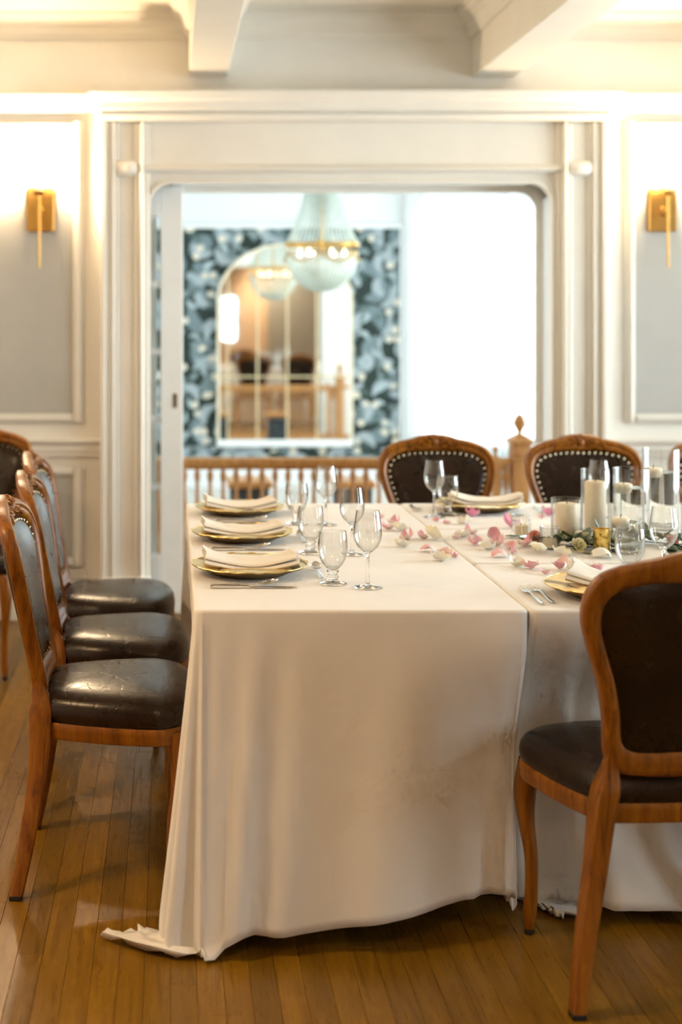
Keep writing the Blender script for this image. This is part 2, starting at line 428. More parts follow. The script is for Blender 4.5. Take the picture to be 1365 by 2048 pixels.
hf = struct(B(LW, RW+.2, 6.805, HF+.2, -.10, 0).build('floor', 'hallfloor', smooth=False), 'floor of the room beyond the doorway, window glare put into its pale colour')

# dining ceiling with beams
ceil = struct(B(LW, RW, BW, 6.80, CZ, CZ+.1).build('ceiling', 'ceil', smooth=False), 'cream coffered ceiling with beams')
def crown_ring(p, along, out):   # profile of crown moulding, p on wall at ceiling, along axis vec, out dir
    return
CP = [(0, -.115), (.012, -.115), (.016, -.10), (.022, -.095), (.03, -.06), (.05, -.035), (.072, -.025), (.078, -.012), (.09, -.010), (.09, 0), (0, 0)]
def crown_x(x0, x1, ywall, z, s=1.0, sy=-1, m0=0, m1=0, prof=CP):
    r = []
    for xx, mm in ((x0, m0), (x1, m1)):
        r.append([(xx+mm*o_*s, ywall+sy*o_*s, z+dz*s) for o_, dz in prof])
    return MB().loft(r)
def crown_y(y0, y1, xwall, z, sx, s=1.0, m0=0, m1=0, prof=CP):
    r = []
    for yy, mm in ((y0, m0), (y1, m1)):
        r.append([(xwall+sx*o_*s, yy+mm*o_*s, z+dz*s) for o_, dz in prof])
    return MB().loft(r)
beams = [(-1.25, -1.07), (.082, .263), (1.41, 1.61), (2.76, 2.94)]
for a, b_ in beams:
    B(a, b_, BW, DY, 2.548, CZ, c=.004).build('beam', 'ceil', ceil, smooth=False)
edges = [LW]+[e for bm_ in beams for e in bm_]+[RW]
for i in range(0, len(edges), 2):
    a, b_ = edges[i], edges[i+1]
    crown_x(a, b_, DY, CZ, m0=1, m1=-1).build('crown_moulding', 'ceil', ceil, angle=25)
    crown_y(BW, DY, a, CZ, 1, m1=-1).build('crown_moulding', 'ceil', ceil, angle=25)
    crown_y(BW, DY, b_, CZ, -1, m1=-1).build('crown_moulding', 'ceil', ceil, angle=25)

# dividing wall with the wide opening: two skins with a door pocket between
OX0, OX1, OZ = -.101, 1.79, 2.052
def opening_path(x0, x1, z1, r, n=8, sag=0.0):
    pts = [(x0, 0.0), (x0, z1-r)]
    for k in range(1, n+1):
        a = PI-PI/2*k/n; pts.append((x0+r+r*math.cos(a), z1-r+r*math.sin(a)))
    for k in range(0, n+1):
        a = PI/2-PI/2*k/n; pts.append((x1-r+r*math.cos(a), z1-r+r*math.sin(a)))
    pts += [(x1, 0.0)]
    return pts
def frame_strip(mb, inner, outer, y0, y1):
    rings = []
    for (xi, zi), (xo, zo) in zip(inner, outer):
        rings.append([(xi, y0, zi), (xo, y0, zo), (xo, y1, zo), (xi, y1, zi)])
    return mb.loft(rings)
inner = opening_path(OX0, OX1, OZ, .105)
def outer_of(inner, x0, x1, z1):
    out = []; mid = (x0+x1)/2
    for k, (xx, zz) in enumerate(inner):
        if k <= 1: out.append((x0, zz))
        elif k >= len(inner)-1: out.append((x1, zz))
        else: out.append((xx, z1))
    out[1] = (x0, inner[1][1]); out[2] = (x0, z1)
    out[-2] = (x1, z1)
    return out
outer = outer_of(inner, LW, RW, CZ)
wall = MB(); frame_strip(wall, inner, outer, DY, DY+.05); frame_strip(wall, inner, outer, DY+.18, DY+.23)
wd = struct(wall.build('wall_far', 'paint', smooth=False), 'cream panelled wall around the wide doorway')
# bead that follows the rounded opening
i2 = opening_path(OX0-.012, OX1+.012, OZ+.012, .117); i1 = opening_path(OX0+.004, OX1-.004, OZ-.004, .101)
fb = MB(); frame_strip(fb, i1, i2, DY-.012, DY+.012); fb.build('opening_bead', 'paint', wd, angle=30)
fb = MB(); frame_strip(fb, opening_path(OX0+.03, OX1-.03, OZ-.03, .085), opening_path(OX0-.002, OX1+.002, OZ+.002, .11), DY+.185, DY+.215); fb.build('opening_lining', 'paint', wd, angle=30)
B(OX1+.001, OX1+.03, DY+.04, DY+.19, 0, OZ-.06).build('jamb', 'white', wd, smooth=False)
B(OX0+.1, OX1-.1, DY+.04, DY+.19, OZ+.001, OZ+.03).build('jamb', 'white', wd, smooth=False)

# wall panels, rails
def panel(x0, x1, z0, z1, par, fm='paint', pm='panel', mw=.045):
    B(x0+mw*.5, x1-mw*.5, DY-.004, DY+.001, z0+mw*.5, z1-mw*.5).build('panel', pm, par, smooth=False)
    for (ax0, ax1, az0, az1) in ((x0+mw, x1-mw, z0, z0+mw), (x0+mw, x1-mw, z1-mw, z1), (x0, x0+mw, z0, z1), (x1-mw, x1, z0, z1)):
        mb = MB()
        mb.box(ax0, ax1, DY-.016, DY, az0, az1, c=.006)
        if ax1-ax0 > az1-az0: mb.box(ax0+.004, ax1-.004, DY-.028, DY-.012, (az0+az1)/2-.009, (az0+az1)/2+.009, c=.006)
        else: mb.box((ax0+ax1)/2-.009, (ax0+ax1)/2+.009, DY-.028, DY-.012, az0+.004, az1-.004, c=.006)
        mb.build('panel_moulding', fm, par, smooth=False)
SX0, SX1 = -.33, 2.03          # outer edges of the door surround
for (a, b_) in ((-1.62, -.415), (2.13, 3.35)):
    panel(a, b_, .925, 2.345, wd)
    panel(a, b_, .25, .72, wd)
panel(-2.66, -1.70, .925, 2.345, wd); panel(-2.66, -1.70, .25, .72, wd)
panel(3.43, 4.16, .925, 2.345, wd); panel(3.43, 4.16, .25, .72, wd)
RP = [(0, -.085), (.014, -.085), (.018, -.062), (.024, -.056), (.024, -.030), (.042, -.018), (.048, -.006), (.046, 0), (0, 0)]
for (a, b_) in ((LW, SX0+.01), (SX1-.01, RW)):
    crown_x(a, b_, DY, .852, prof=RP).build('chair_rail', 'paint', wd, angle=25)
    mb = MB(); mb.box(a, b_, DY-.022, DY, 0, .165, c=.004); mb.box(a, b_, DY-.016, DY, .16, .19, c=.008)
    struct(mb.build('baseboard_far', 'paint', smooth=False), 'tall cream baseboard ' + ('left of' if a < 0 else 'right of') + ' the doorway')
# wall cornice
KP = [(0, -.10), (.02, -.10), (.024, -.085), (.034, -.078), (.044, -.045), (.070, -.030), (.080, -.014), (.092, -.012), (.092, 0), (0, 0)]
crown_x(LW, SX0+.0, DY, 2.462, .8, prof=KP).build('cornice', 'paint', wd, angle=25)
crown_x(SX1, RW, DY, 2.462, .8, prof=KP).build('cornice', 'paint', wd, angle=25)

# door surround
sur = struct(empty('trim_1', (0, DY, 0)), 'cream door surround with fluted pilasters and cornice'); 
def sb(name, *a, c=.004):
    x0, x1, y0, y1, z0, z1 = a
    return B(x0, x1, y0-DY, y1-DY, z0, z1, c=c).build(name, 'paint', sur, smooth=False)
def pilaster(xs):   # xs: outer .. inner sequence helper with sign
    s = 1 if xs < 1 else -1
    X = lambda d: xs+s*d
    def bx(nm, d0, d1, pr, z0, z1, c=.005):
        a, b_ = sorted((X(d0), X(d1))); sb(nm, a, b_, DY-pr, DY+.001, z0, z1, c=c)
    bx('backband', 0, .026, .070, 0, 2.335); bx('backband', .026, .050, .052, 0, 2.335); bx('backband', .050, .068, .062, 0, 2.335, .008)
    bx('backband', .068, .084, .045, 0, 2.335)
    bx('pilaster_field', .084, .158, .030, 0, 2.335, .003)
    bx('bead', .158, .182, .048, 0, 2.335, .010); bx('bead', .182, .202, .058, 0, 2.335, .009)
    bx('inner_strip', .202, .226, .020, 0, 2.335, .003)
    # capital: bulging block
    a, b_ = sorted((X(.062), X(.175))); cx = (a+b_)/2; hw = (b_-a)/2
    rings = []
    for t, k in ((-1, .72), (-.8, .86), (-.45, .97), (0, 1.0), (.45, .97), (.8, .86), (1, .72)):
        z = 2.115+.036*t
        w_ = hw*k*1.05; d = .060*k
        rings.append([(cx-w_, .0, z), (cx-w_, -d*.75, z), (cx-w_*.75, -d, z), (cx+w_*.75, -d, z), (cx+w_, -d*.75, z), (cx+w_, .0, z)])
    MB().loft(rings).build('capital', 'paint', sur, angle=60)
    bx('plinth', -.004, .232, .078, 0, .21, .006)
pilaster(SX0); pilaster(SX1)
sb('frieze', SX0+.226, SX1-.226, DY-.012, DY+.001, OZ+.07, 2.335)
r = []
for xx in (SX0+.205, SX1-.205):
    r.append([(xx, -.0, 2.095), (xx, -.03, 2.10), (xx, -.04, 2.115), (xx, -.03, 2.13), (xx, 0, 2.135)])
MB().loft(r).build('architrave_bead', 'paint', sur, angle=50)
def sur_cornice(prof, z, s, nm):
    rings = []
    for o_, dz in prof:
        o2 = o_*s; rings.append([(SX0-o2*.6+0.004, 0, z+dz*s), (SX0-o2*.6+.004, -.072-o2, z+dz*s), (SX1+o2*.6-.004, -.072-o2, z+dz*s), (SX1+o2*.6-.004, 0, z+dz*s)])
    MB().loft(rings[:-1]).build(nm, 'paint', sur, angle=25)
sur_cornice([(0, -.03), (.012, -.03), (.02, -.018), (.024, -.006), (.018, 0), (0, 0)], 2.365, 1.0, 'cornice_fillet')
sur_cornice([(0, -.10), (.010, -.095), (.02, -.085), (.034, -.078), (.044, -.045), (.070, -.030), (.080, -.014), (.092, -.012), (.092, 0), (0, 0)], 2.462, 1.0, 'cornice')

# glazed pocket door
door = struct(empty('door_1', (-.45, DY+.115, 0)), 'white glazed pocket door sliding out of the wall')
def dpart(nm, m, x0, x1, y0, y1, z0, z1, c=.003, par=None):
    o = B(x0+.45, x1+.45, y0, y1, z0, z1, c=c).build(nm, m, par or door, smooth=False); return o
dpart('stile', 'white', -.052, .055, -.02, .02, .012, 2.045)
dpart('stile', 'white', -.95, -.85, -.02, .02, .012, 2.045)
dpart('rail', 'white', -.85, -.052, -.02, .02, .012, .29); dpart('rail', 'white', -.85, -.052, -.02, .02, 1.90, 2.045)
for k in range(1, 5):
    z = .29+k*(1.61/5); dpart('muntin', 'white', -.85, -.052, -.012, .012, z-.016, z+.016)
for xm in (-.45,): dpart('muntin', 'white', xm-.014, xm+.014, -.012, .012, .29, 1.90)
for k in range(5):
    z = .29+k*(1.61/5)
    for (a, b_) in ((-.85, -.464), (-.436, -.052)): dpart('pane', 'pane', a, b_, -.003, .003, z+.016, z+.306, c=0)
mb = MB(); mb.box(.45+.006, .45+.028, -.0225, -.019, .99, 1.058, c=.002); mb.build('flush_pull', 'bronze', door, smooth=False)

# side and back walls of the dining room, with windows
def wall_with_holes(axis, c0, c1, a0, a1, z1, holes):
    mb = MB()
    def bx(u0, u1, z0, zz):
        if u1-u0 < 1e-4 or zz-z0 < 1e-4: return
        if axis == 'x': mb.box(c0, c1, u0, u1, z0, zz)
        else: mb.box(u0, u1, c0, c1, z0, zz)
    u = a0
    for (h0, h1, hz0, hz1) in sorted(holes):
        bx(u, h0, 0, z1); bx(h0, h1, 0, hz0); bx(h0, h1, hz1, z1); u = h1
    bx(u, a1, 0, z1)
    return mb
def window(name, axis, c0, c1, u0, u1, z0, z1, nu, nz, label):
    e = struct(empty(name, (0, 0, 0)), label); cm = (c0+c1)/2
    def bx(nm, m, a, b_, d, z, zz):
        if axis == 'x': o = B(cm-d, cm+d, a, b_, z, zz)
        else: o = B(a, b_, cm-d, cm+d, z, zz)
        return o.build(nm, m, e, smooth=False)
    fw = .05
    bx('window_frame', 'white', u0, u0+fw, .05, z0, z1); bx('window_frame', 'white', u1-fw, u1, .05, z0, z1)
    bx('window_frame', 'white', u0+fw, u1-fw, .05, z0, z0+fw); bx('window_frame', 'white', u0+fw, u1-fw, .05, z1-fw, z1)
    for k in range(1, nu):
        u = u0+(u1-u0)*k/nu; bx('muntin', 'white', u-.014, u+.014, .015, z0+fw, z1-fw)
    for k in range(1, nz):
        z = z0+(z1-z0)*k/nz; h = .03 if k == nz//2 else .014
        bx('muntin', 'white', u0+fw, u1-fw, .016, z-h, z+h)
    for i in range(nu):
        for j in range(nz):
            ua, ub = u0+(u1-u0)*i/nu, u0+(u1-u0)*(i+1)/nu; za, zb = z0+(z1-z0)*j/nz, z0+(z1-z0)*(j+1)/nz
            bx('pane', 'pane', max(ua, u0+fw), min(ub, u1-fw), .002, max(za, z0+fw), min(zb, z1-fw))
    return e
struct(B(LW-.1, LW, BW, 6.80, 0, CZ).build('wall_left', 'paint', smooth=False), 'cream side wall of the dining room')
struct(wall_with_holes('x', RW, RW+.15, BW, DY+.02, CZ, [(3.2, 6.0, .35, 2.5), (1.05, 1.85, .5, 2.4)]).build('wall_right', 'paint', smooth=False), 'cream dining room wall with tall windows')
window('window_1', 'x', RW, RW+.15, 3.2, 6.0, .35, 2.5, 5, 4, 'tall daylight window of the dining room')
window('window_2', 'x', RW, RW+.15, 1.05, 1.85, .5, 2.4, 2, 4, 'tall daylight window behind the dining tables')
struct(wall_with_holes('y', BW-.15, BW, LW-.1, RW+.1, CZ, [(.99, 1.31, .93, 1.86)]).build('wall_back', 'peach', smooth=False), 'wall seen in the mirror, warm lamp light put into its peach colour')
window('window_3', 'y', BW-.15, BW, .99, 1.31, .93, 1.86, 1, 2, 'narrow bright window seen in the mirror')
struct(B(1.9, RW, BW, BW+.25, 0, CZ).build('trim_2', 'panel', smooth=False), 'grey panelled section seen in the mirror')

# hall beyond the doorway
struct(B(LW, RW+.2, 6.80, HF+.2, CZ, CZ+.1).build('ceiling', 'hallwhite', smooth=False), 'white ceiling of the room beyond')
struct(wall_with_holes('x', LW-.1, LW, 6.80, HF+.2, CZ, [(8.2, 10.2, .6, 2.4)]).build('wall_hall_left', 'hallwhite', smooth=False), 'white side wall of the room beyond')
window('added_window_6', 'x', LW-.1, LW, 8.2, 10.2, .6, 2.4, 4, 4, 'added unseen window brightening the room beyond from the left')  # added out of view to raise the hall light
struct(wall_with_holes('x', RW, RW+.15, DY+.02, HF+.2, CZ, [(7.2, 11.2, .3, 2.6)]).build('wall_hall_right', 'hallwhite', smooth=False), 'white wall of the room beyond, opened for an added window')
window('added_window_4', 'x', RW, RW+.15, 7.2, 11.2, .3, 2.6, 5, 4, 'added unseen wide window flooding the room beyond with daylight')  # unseen opening, added to flood the hall with daylight
hall = struct(wall_with_holes('y', HF, HF+.15, LW, RW+.2, CZ, [(2.05, 3.65, .35, 2.40)]).build('wall_hall_far', 'hallwhite', smooth=False), 'white far wall of the room beyond the doorway')
B(-1.6, 1.925, HF-.012, HF, .19, 2.172).build('wallpaper', 'wallpaper', hall, smooth=False, label='dark green and slate blue leaf wallpaper')
mb = MB(); mb.box(-1.6, 1.925, HF-.03, HF, 0, .175, c=.004); mb.box(-1.6, 1.925, HF-.022, HF, .17, .195, c=.006)
struct(mb.build('baseboard_hall_far', 'white', smooth=False), 'white baseboard under the leaf wallpaper')
mb = MB(); mb.box(-1.6, 1.925, HF-.035, HF, 2.165, 2.20, c=.006); mb.box(1.91, 1.935, HF-.03, HF, 0, 2.2, c=.004)
struct(mb.build('trim_3', 'white', smooth=False), 'thin white moulding framing the leaf wallpaper')
window('window_5', 'y', HF, HF+.15, 2.05, 3.65, .35, 2.40, 5, 6, 'large bright window beside the leaf wallpaper')
mb = MB()
for (a, b_, z, zz) in ((1.95, 2.05, .35, 2.40), (3.65, 3.75, .35, 2.40), (1.95, 3.75, 2.40, 2.50), (1.95, 3.75, .25, .35)):
    mb.box(a, b_, HF-.03, HF, z, zz, c=.006)
struct(mb.build('trim_4', 'white', smooth=False), 'white casing around the bright window')
def curtain(x0, x1, y, z0, z1):
    mb = MB(); n = 160; rows = 12; rings = []
    for j in range(rows+1):
        z = z1+(z0-z1)*j/rows; rr = []
        for i in range(n+1):
            u = i/n; a = .012+.016*(j/rows)
            rr.append((x0+(x1-x0)*u, y+a*math.sin(u*75+.5*math.sin(u*19))+a*.4*math.sin(u*150+j*.15), z))
        rings.append(rr)
    return mb.loft(rings, closed=False)
sc_ = curtain(2.03, 3.70, HF-.11, .03, 2.44)
cu = empty('sheer_curtain', (2.03, HF-.11, 0)); 
o = sc_.build('voile', 'sheer', cu, angle=180); o.location = (-2.03, -(HF-.11), 0)
MB().tube([(.0, 0, 2.45), (1.67, 0, 2.45)], .008, 10).build('curtain_rod', 'white', cu)
tag(cu, 'long white sheer curtain over the bright window beside the wallpaper', 'curtain')

# ------------------------------------------------------------------ sconces
def sconce(x, label, y=DY-.004, rz=0.0, power=30):
    e = empty('wall_sconce', (x, y, 0), rz); tag(e, label, 'wall lamp', 'brass wall sconces')
    mb = MB(); mb.box(-.064, .064, -.022, 0, 1.822, 2.03, c=.004); mb.build('backplate', 'brass', e, smooth=False)
    MB().lathe([(0.001, 0), (.011, .001), (.013, .006), (.008, .012), (.001, .013)], 14).build('knob', 'brass', e).matrix_local = Matrix.Translation((0, -.022, 1.927)) @ Matrix.Rotation(PI/2, 4, 'X')
    MB().tube([(0, -.02, 1.90), (0, -.06, 1.895), (0, -.09, 1.90)], .006, 8).build('arm', 'brass', e)
    MB().tube([(0, -.09, 1.648), (0, -.09, 1.66), (0, -.09, 1.99)], [.004, .0055, .0055], 10).build('rod', 'brass', e)
    MB().lathe([(.006, 1.985), (.030, 1.99), (.036, 2.0), (.034, 2.004), (.010, 2.0), (.008, 2.0)], 18, (0, -.09, 0)).build('drip_cup', 'brass', e)
    MB().lathe([(.009, 2.002), (.010, 2.004), (.010, 2.028), (.008, 2.03)], 14, (0, -.09, 0)).build('candle_sleeve', 'wax', e)
    MB().lathe([(.004, 2.03), (.010, 2.038), (.012, 2.048), (.008, 2.062), (.002, 2.074)], 14, (0, -.09, 0)).build('bulb', 'bulb', e)
    MB().lathe([(.030, 2.004), (.034, 2.03), (.034, 2.075), (.033, 2.075), (.033, 2.03), (.029, 2.004)], 20, (0, -.09, 0), closed=True).build('glass_chimney', 'pane', e)
    l = bpy.data.lights.new('sconce_light', 'POINT'); l.energy = power; l.color = (1, .73, .45); l.shadow_soft_size = .03
    lo = bpy.data.objects.new('sconce_light', l); COL.objects.link(lo); lo.parent = e; lo.location = (0, -.09, 2.11)
sconce(-.612, 'brass wall sconce glowing above the chairs on the doorway\'s left wall')
sconce(2.30, 'brass wall sconce with visible knob on the wall right of the doorway')
sconce(LW+.004, 'added brass wall sconce, unseen, warming the left ceiling bay', 4.7, PI/2, 16)  # unseen lamp, added to warm the left ceiling bay

# ------------------------------------------------------------------ balustrade
RY = 7.6
bal = empty('stair_railing', (0, RY, 0)); tag(bal, 'honey oak balustrade with turned balusters beyond the doorway', 'railing')
def railing_bar(x0, x1):
    r = []
    for xx in (x0, x1):
        r.append([(xx, -.032, .618), (xx, -.034, .640), (xx, -.024, .655), (xx, 0, .662), (xx, .024, .655), (xx, .034, .640), (xx, .032, .618)])
    return MB().loft(r)
railing_bar(-.9, 1.80).build('handrail', 'railwood', bal)
B(-.9, 1.80, -.022, .022, .596, .619, c=.004).build('fillet', 'railwood', bal, smooth=False)
B(-.9, 2.9, -.03, .03, .06, .11, c=.006).build('bottom_rail', 'railwood', bal, smooth=False)
bp = [(.010, .11), (.016, .115), (.016, .16), (.009, .17), (.013, .185), (.009, .20), (.012, .26), (.016, .34), (.013, .42), (.009, .475), (.0105, .485), (.0075, .495), (.0125, .51), (.008, .520), (.0135, .535), (.0185, .560), (.0150, .580), (.0095, .590), (.017, .597)]
bme = MB().lathe(bp, 12).mesh('baluster', 'railwood', angle=60)
bx_ = .07-13*.0705
while bx_ < 1.66:
    o = bpy.data.objects.new('baluster', bme); COL.objects.link(o); o.parent = bal; o.location = (bx_, 0, 0); bx_ += .0705
# newel with finial
nw = empty('newel', (1.892, 0, 0)); nw.parent = bal
def npart(nm, mb, sm=False): o = mb.build(nm, 'railwood', nw, smooth=sm, angle=35); return o
npart('newel_shaft', MB().box(-.045, .045, -.045, .045, 0, .70, c=.005))
npart('newel_block', MB().box(-.056, .056, -.056, .056, .645, .665, c=.004).box(-.052, .052, -.052, .052, .665, .735, c=.004).box(-.03, .03, -.057, .057, .675, .725, c=.004))
npart('newel_cap', MB().loft([[(s_*w_, t_*w_, z) for s_, t_ in ((-1, -1), (1, -1), (1, 1), (-1, 1))] for w_, z in ((.054, .732), (.062, .742), (.068, .752), (.058, .760), (.038, .774), (.020, .787))]))
npart('finial', MB().lathe([(.022, .778), (.014, .792), (.014, .800), (.022, .815), (.036, .838), (.035, .860), (.023, .884), (.006, .900)], 18), True)
# short ornamental run next to the newel: post with ball, fretwork and spindles
rn = empty('newel_bracket', (1.760, 0, 0)); rn.parent = bal
def rpart(nm, mb, sm=False): return mb.build(nm, 'railwood', rn, smooth=sm, angle=40)
rpart('ball_post', MB().box(-.020, .020, -.020, .020, .11, .665, c=.003))
rpart('ball_finial', MB().lathe([(.016, .664), (.011, .678), (.008, .686), (.014, .695), (.0165, .706), (.014, .717), (.004, .723)], 14), True)
rpart('top_rail', MB().box(-.03, .11, -.025, .025, .618, .66, c=.006))
rpart('fret_rail', MB().box(-.02, .10, -.014, .014, .545, .566, c=.003))
for k in range(3):
    rpart('spindle', MB().lathe([(.010, .11), (.008, .2), (.0095, .35), (.006, .50), (.011, .515), (.007, .53), (.012, .546), (.007, .575), (.013, .60), (.014, .619)], 10, (.025+.030*k, 0, 0)), True)
npart('lower_drop', MB().lathe([(.004, .44), (.012, .46), (.007, .48), (.015, .50), (.018, .54), (.018, .60)], 12, (-.075, 0, 0)), True)
railing_bar(1.95, 2.9).build('handrail', 'railwood', bal)

# dark stools behind the balustrade
def stool(x, wdt, label):
    e = empty('low_stool', (x, 8.62, 0)); tag(e, label, 'stool', 'low stools behind the railing')
    h = wdt/2
    B(-h, h, -.16, .16, .385, .425, c=.008).build('stool_top', 'railwood', e, smooth=False)
    B(-h+.02, h-.02, -.14, .14, .10, .386, c=.01).build('upholstered_body', 'slate', e, smooth=False)
    for sx in (-1, 1):
        for sy in (-1, 1): B(sx*(h-.03)-.015, sx*(h-.03)+.015, sy*.12-.015, sy*.12+.015, 0, .11, c=.002).build('leg', 'railwood', e, smooth=False)
stool(.478, .27, 'low dark stool with brown top behind the left balusters')
stool(1.115, .25, 'low dark stool with brown top behind the balusters by the chair')

# ------------------------------------------------------------------ arched mirror
MX = 1.0; mw_, mz0, mz1, msp = .565, .355, 2.035, 1.56
mir = empty('arched_mirror', (.945, HF-.04, 0)); tag(mir, 'tall arched window mirror with thin gold bars on leaf wallpaper', 'mirror')
def arch(hw, z0, zs, z1, n=24):
    p = [(-hw, z0), (-hw, zs)]
    for k in range(1, n): 
        a = PI-PI*k/n; p.append((hw*math.cos(a), zs+(z1-zs)*math.sin(a)))
    return p+[(hw, zs), (hw, z0)]
pa = arch(mw_-.006, mz0+.01, msp, mz1-.006)
mb = MB(); mb.loft([[(x_, -.004, z_) for x_, z_ in pa], [(x_, .012, z_) for x_, z_ in pa]]); mb.build('mirror_glass', 'mirror', mir, smooth=False)
mb = MB(); frame_strip(mb, arch(mw_-.022, mz0, msp, mz1-.022), arch(mw_, mz0, msp, mz1), -.022, .016); mb.build('mirror_frame', 'wax', mir, angle=30)
B(-mw_, mw_, -.035, .016, mz0-.01, mz0+.045, c=.006).build('mirror_sill', 'white', mir, smooth=False)
def arch_h(x): return msp+(mz1-msp)*math.sqrt(max(0, 1-(x/mw_)**2))
for k in range(4):
    xx = -.475+.247*k; MB().box(xx-.007, xx+.007, -.014, -.003, mz0+.04, arch_h(xx)-.008, c=.002).build('mirror_bar', 'palegold', mir, smooth=False)
MB().box(-mw_+.01, mw_-.01, -.013, -.003, .92, .934, c=.002).build('mirror_bar', 'palegold', mir, smooth=False)

# ------------------------------------------------------------------ chandelier
CHY, CHX = 9.4, 1.012
ch = empty('crystal_chandelier', (CHX, CHY, 0)); tag(ch, 'tall crystal bead chandelier with brass ring hanging beyond the doorway', 'chandelier')
def bead_strand(mb, pts, r0=.0045, sub=3):
    P = []; R = []
    n = len(pts)
    for i in range(n-1):
        for k in range(sub*2):
            t = k/(sub*2); a = Vector(pts[i]); c = Vector(pts[i+1]); P.append(tuple(a.lerp(c, t))); R.append(r0 if k % 2 else r0*.35)
    P.append(tuple(pts[-1])); R.append(r0*.4)
    mb.tube(P, R, 5)
ZR = 1.905
mb = MB()
for k in range(44):
    a = 2*PI*k/44; pts = []
    for j in range(15):
        t = j/14; rr = .085+(.225-.085)*(t**2.0)+.012*t; pts.append((rr*math.cos(a), rr*math.sin(a), 2.50+(ZR+.01-2.50)*t))
    bead_strand(mb, pts, .0085)
mb.build('upper_strands', 'crystal', ch, kind='stuff', angle=180)
mb = MB()
for k in range(44):
    a = 2*PI*k/44; pts = []
    for j in range(11):
        t = j/10; rr = .235*math.cos(t*PI/2*.93); pts.append((rr*math.cos(a), rr*math.sin(a), ZR-.045-.26*math.sin(t*PI/2)))
    bead_strand(mb, pts, .0085)
mb.build('basket_strands', 'crystal', ch, kind='stuff', angle=180)
def ring_band(r, z0, z1, th=.006): return MB().lathe([(r, z0), (r+th, z0), (r+th*1.4, (z0+z1)/2), (r+th, z1), (r, z1)], 40, closed=True)
ring_band(.238, ZR-.008, ZR+.012, .010).build('brass_ring', 'brass', ch); ring_band(.238, ZR-.055, ZR-.045, .005).build('brass_ring', 'brass', ch)
ring_band(.085, 2.49, 2.52, .008).build('crown_ring', 'brass', ch)
MB().tube([(0, 0, ZR-.04), (0, 0, ZR+.1), (0, 0, 2.12), (0, 0, 2.13), (0, 0, CZ)], [.012, .007, .006, .005, .005], 10).build('stem', 'brass', ch)
MB().lathe([(.05, CZ-.001), (.045, CZ-.03), (.012, CZ-.05)], 20).build('ceiling_rose', 'brass', ch)
MB().sphere((0, 0, 2.13), .016, 12, 8).build('stem_knop', 'brass', ch)
for k in range(6):
    a = 2*PI*k/6+.35
    mb = MB(); mb.tube([(.0, 0, ZR), (.12*math.cos(a), .12*math.sin(a), ZR-.01), (.24*math.cos(a), .24*math.sin(a), ZR)], .006, 8); mb.build('spoke', 'brass', ch)
    MB().sphere((.243*math.cos(a), .243*math.sin(a), ZR+.004), .026, 10, 6, (1, 1, .8)).build('rosette', 'brass', ch)
    pts = []
    for j in range(13):
        t = j/12; b_ = a+t*2*PI/6; z = ZR-.055-.055*math.sin(PI*t); pts.append((.25*math.cos(b_), .25*math.sin(b_), z))
    MB().tube(pts, .007, 6).build('festoon', 'brass', ch)
    MB().lathe([(.008, -.012), (.013, 0), (.011, .018), (.003, .032)], 10, (.15*math.cos(a+.5), .15*math.sin(a+.5), ZR-.06)).build('bulb', 'bulb2', ch)

# ------------------------------------------------------------------ dining chairs
def bez(pts, n=24):          # Catmull-Rom through points
    out = []; P = [Vector(p) for p in pts]; P = [P[0]*2-P[1]]+P+[P[-1]*2-P[-2]]
    for i in range(1, len(P)-2):
        for k in range(n):
            t = k/n; a, b_, c, d = P[i-1], P[i], P[i+1], P[i+2]
            out.append(.5*((2*b_)+(c-a)*t+(2*a-5*b_+4*c-d)*t*t+(3*b_-a-3*c+d)*t**3))
    out.append(P[-2]); return out
def back_y(x, z): return -.172-(z-.47)*.215+(z-.47)**2*-.02+.55*x*x
OUT = [(.0, .472), (.09, .474), (.142, .482), (.163, .52), (.172, .60), (.190, .68), (.214, .75), (.229, .81), (.226, .860), (.200, .902), (.150, .926), (.095, .938), (.05, .951), (.0, .957)]
INN = [(.0, .527), (.08, .524), (.118, .530), (.134, .552), (.142, .61), (.158, .68), (.180, .745), (.194, .80), (.190, .842), (.165, .870), (.12, .884), (.08, .889), (.04, .890), (.0, .890)]
def loop_from(half, n=5):
    h = [(p.x, p.y) for p in bez([(a, b_, 0) for a, b_ in half], n)]
    return h+[(-x_, z_) for x_, z_ in h[-2:0:-1]]
